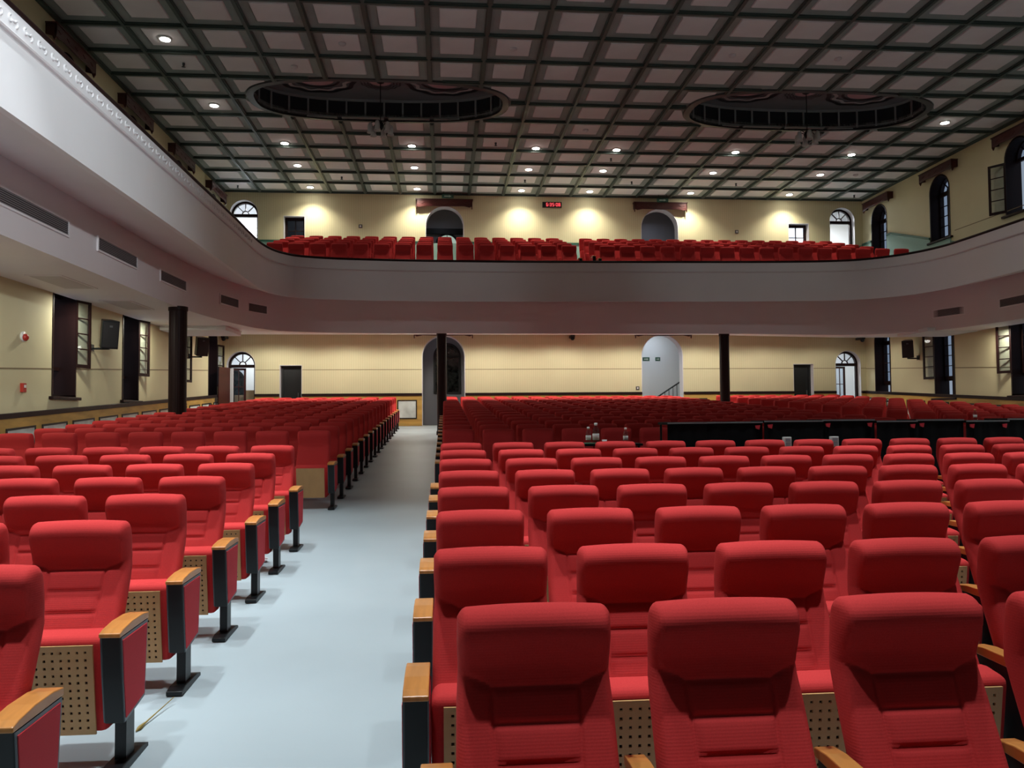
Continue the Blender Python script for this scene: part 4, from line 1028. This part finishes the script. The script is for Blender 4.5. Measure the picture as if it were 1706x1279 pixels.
for (x, z, lab) in ((4.38, 4.28, 'black dome camera under the soffit above the rear seats'), (-7.25, 4.26, 'black dome camera under the soffit in the loudspeaker-wall corner'), (14.7, 4.22, 'black dome camera under the soffit in the window-wall corner')):
    t = thing('dome_camera', lab, 'camera', (x, YW - .35, z + .02))
    obj('mount', MB().box(-.07, .07, -.07, .35, .03, .11).mesh('mount', 'black'), t); obj('dome', MB().lathe([(.075, .03), (.07, -.02), (.04, -.06), (.0, -.07)], n=12).mesh('dome', 'black_metal', True), t)
for (x, z, lab) in ((6.70, 2.60, 'small metal switch plate on the wall beside the stair-rail archway'), (-2.82, 8.16, 'small dark switch box on the balcony wall beside the glazed door'), (10.35, 8.12, 'small dark switch box on the balcony wall beyond the grey-wall archway')):
    t = thing('switch_plate', lab, 'switch', (x, YW, z))
    obj('plate', MB().box(-.06, .06, -.02, 0, -.06, .06).mesh('plate', 'grey_metal', bevel=.004), t); obj('rocker', MB().box(-.025, .025, -.028, -.02, -.03, .03).mesh('rocker', 'white_plastic'), t)
# clock: seven segment digits
t = thing('digital_clock', 'black digital wall clock with red numerals above the balcony seats', 'clock', (3.76, YW, 8.985))
obj('case', MB().box(-.335, .335, -.06, 0, -.095, .095).mesh('case', 'black', bevel=.006), t)
SEG = {'0': 'abcdef', '3': 'abcdg', '5': 'acdfg', '6': 'acdefg', '8': 'abcdefg'}
def digit(ch, x, s_=1):
    w2, h2, th = .030, .055, .011; b_ = MB(); D = dict(a=(-w2, w2, h2 - th, h2), d=(-w2, w2, -h2, -h2 + th), g=(-w2, w2, -th / 2, th / 2), f=(-w2, -w2 + th, 0, h2), b=(w2 - th, w2, 0, h2), e=(-w2, -w2 + th, -h2, 0), c=(w2 - th, w2, -h2, 0))
    for q in SEG[ch]: u0, u1, v0, v1 = D[q]; b_.box(x + u0, x + u1, -.066, -.06, v0, v1)
    obj('digit', b_.mesh('digit', 'led_red'), t)
for ch, x in (('6', -.175), ('3', -.055), ('5', .035), ('0', .165), ('8', .255)): digit(ch, x)
for x in (-.112, .10): obj('colon', MB().box(x - .006, x + .006, -.066, -.06, .015, .03).box(x - .006, x + .006, -.066, -.06, -.03, -.015).mesh('colon', 'led_red'), t)
# exit signs
def sign(x, y, z, wd, hg, label, chain=0):
    t = thing('exit_sign', label, 'sign', (x, y, z))
    obj('panel', MB().box(-wd / 2, wd / 2, -.02, .02, -hg / 2, hg / 2).mesh('panel', 'sign_green', bevel=.004), t)
    obj('arrow', MB().prism([(-wd * .3, -.015), (wd * .1, -.015), (wd * .1, -.04), (wd * .3, 0), (wd * .1, .04), (wd * .1, .015), (-wd * .3, .015)], -.026, -.02, lambda u, v, a: (u, a, v)).mesh('arrow', 'sign_pale'), t)
    for sx in (-1, 1):
        if chain: obj('hanger', MB().tube([(sx * wd * .35, 0, hg / 2), (sx * wd * .35, 0, hg / 2 + chain)], .006, 5).mesh('hanger', 'black'), t)
sign(7.62, YW - .25, 9.14, .40, .13, 'green exit sign hung under the ceiling over the grey-wall archway', .15)
sign(.15, YW - .25, 9.17, .40, .13, 'green exit sign hung under the ceiling over the small-window archway', .12)
sign(7.42, YW + 1.6, 3.72, .26, .14, 'dark sign plate inside the stair-rail archway, the one with no tail')
sign(7.86, YW + 1.6, 3.72, .18, .14, 'smaller sign plate inside the stair-rail archway beside the dark one')

# red door leaf and pale panel standing in the rear corner
t = thing('door_panel', 'dark red door leaf standing in the rear corner under the gallery', 'door', (-7.12, 26.85, floor_z(26.85)), math.radians(70))
obj('leaf', MB().box(-.30, .30, -.02, .02, 0, 2.0).mesh('leaf', 'maroon_wood', bevel=.004), t); obj('edge', MB().box(-.30, .30, -.024, -.02, 1.9, 2.0).mesh('edge', 'maroon_wood'), t)
t = thing('folding_board', 'pale grey upright board beside the red door leaf', 'board', (-7.05, 27.3, FZ))
obj('board', MB().box(-.17, .11, -.02, .02, .0, 1.95).mesh('board', 'white_wall', bevel=.004), t); obj('foot', MB().box(-.15, .1, -.12, .12, 0, .03).mesh('foot', 'grey_metal'), t)
for (x, y, z, a, c_, h_, lab) in ((-6.60, 28.8, FZ, .62, .45, 1.27, 'tall brown carton inside the fanlight door, in front of the white wall'), (-7.16, 29.25, FZ, .40, .3, 1.12, 'smaller brown carton behind the tall one inside the fanlight door')):
    t = thing('carton', lab, 'box', (x, y, z)); obj('body', MB().box(-a / 2, a / 2, -c_ / 2, c_ / 2, 0, h_).mesh('body', 'carton', bevel=.004), t)
    obj('tape', MB().box(-.03, .03, -c_ / 2 - .002, c_ / 2 + .002, h_, h_ + .002).mesh('tape', 'white_plastic'), t)
# litter on the floor
zt_ = lambda y: floor_z(y)
t = thing('dry_twig', 'thin dry twig lying on the pale floor beside a seat foot', 'twig', (0, 0, 0))
P = [(-1.46, 4.06, zt_(4.06) + .008), (-1.45, 4.13, zt_(4.13) + .012), (-1.43, 4.24, zt_(4.24) + .02), (-1.40, 4.37, zt_(4.37) + .035)]
obj('stalk', MB().tube(P, [.006, .004, .003, .002], 5).mesh('stalk', 'dry_leaf'), t); obj('tip', MB().tube([(-1.466, 4.03, zt_(4.03) + .007), (-1.46, 4.06, zt_(4.06) + .01), (-1.453, 4.12, zt_(4.12) + .012)], [.002, .011, .003], 6).mesh('tip', 'dry_leaf'), t)
bm = bmesh.new(); bmesh.ops.create_icosphere(bm, subdivisions=3, radius=.13)
for v in bm.verts:
    k = random.uniform(.72, 1.18); v.co = Vector((v.co.x * k * 1.2, v.co.y * k * .7, max(-.02, v.co.z * k * .45) + .02))
me = bpy.data.meshes.new('crumpled_sheet'); bm.to_mesh(me); bm.free(); me.materials.append(MAT['ivory_dim'])
tag(obj('crumpled_sheet', me, None, (-1.80, 7.72, floor_z(7.72))), 'crumpled pale plastic sheet on the floor under the aisle seats', 'litter')
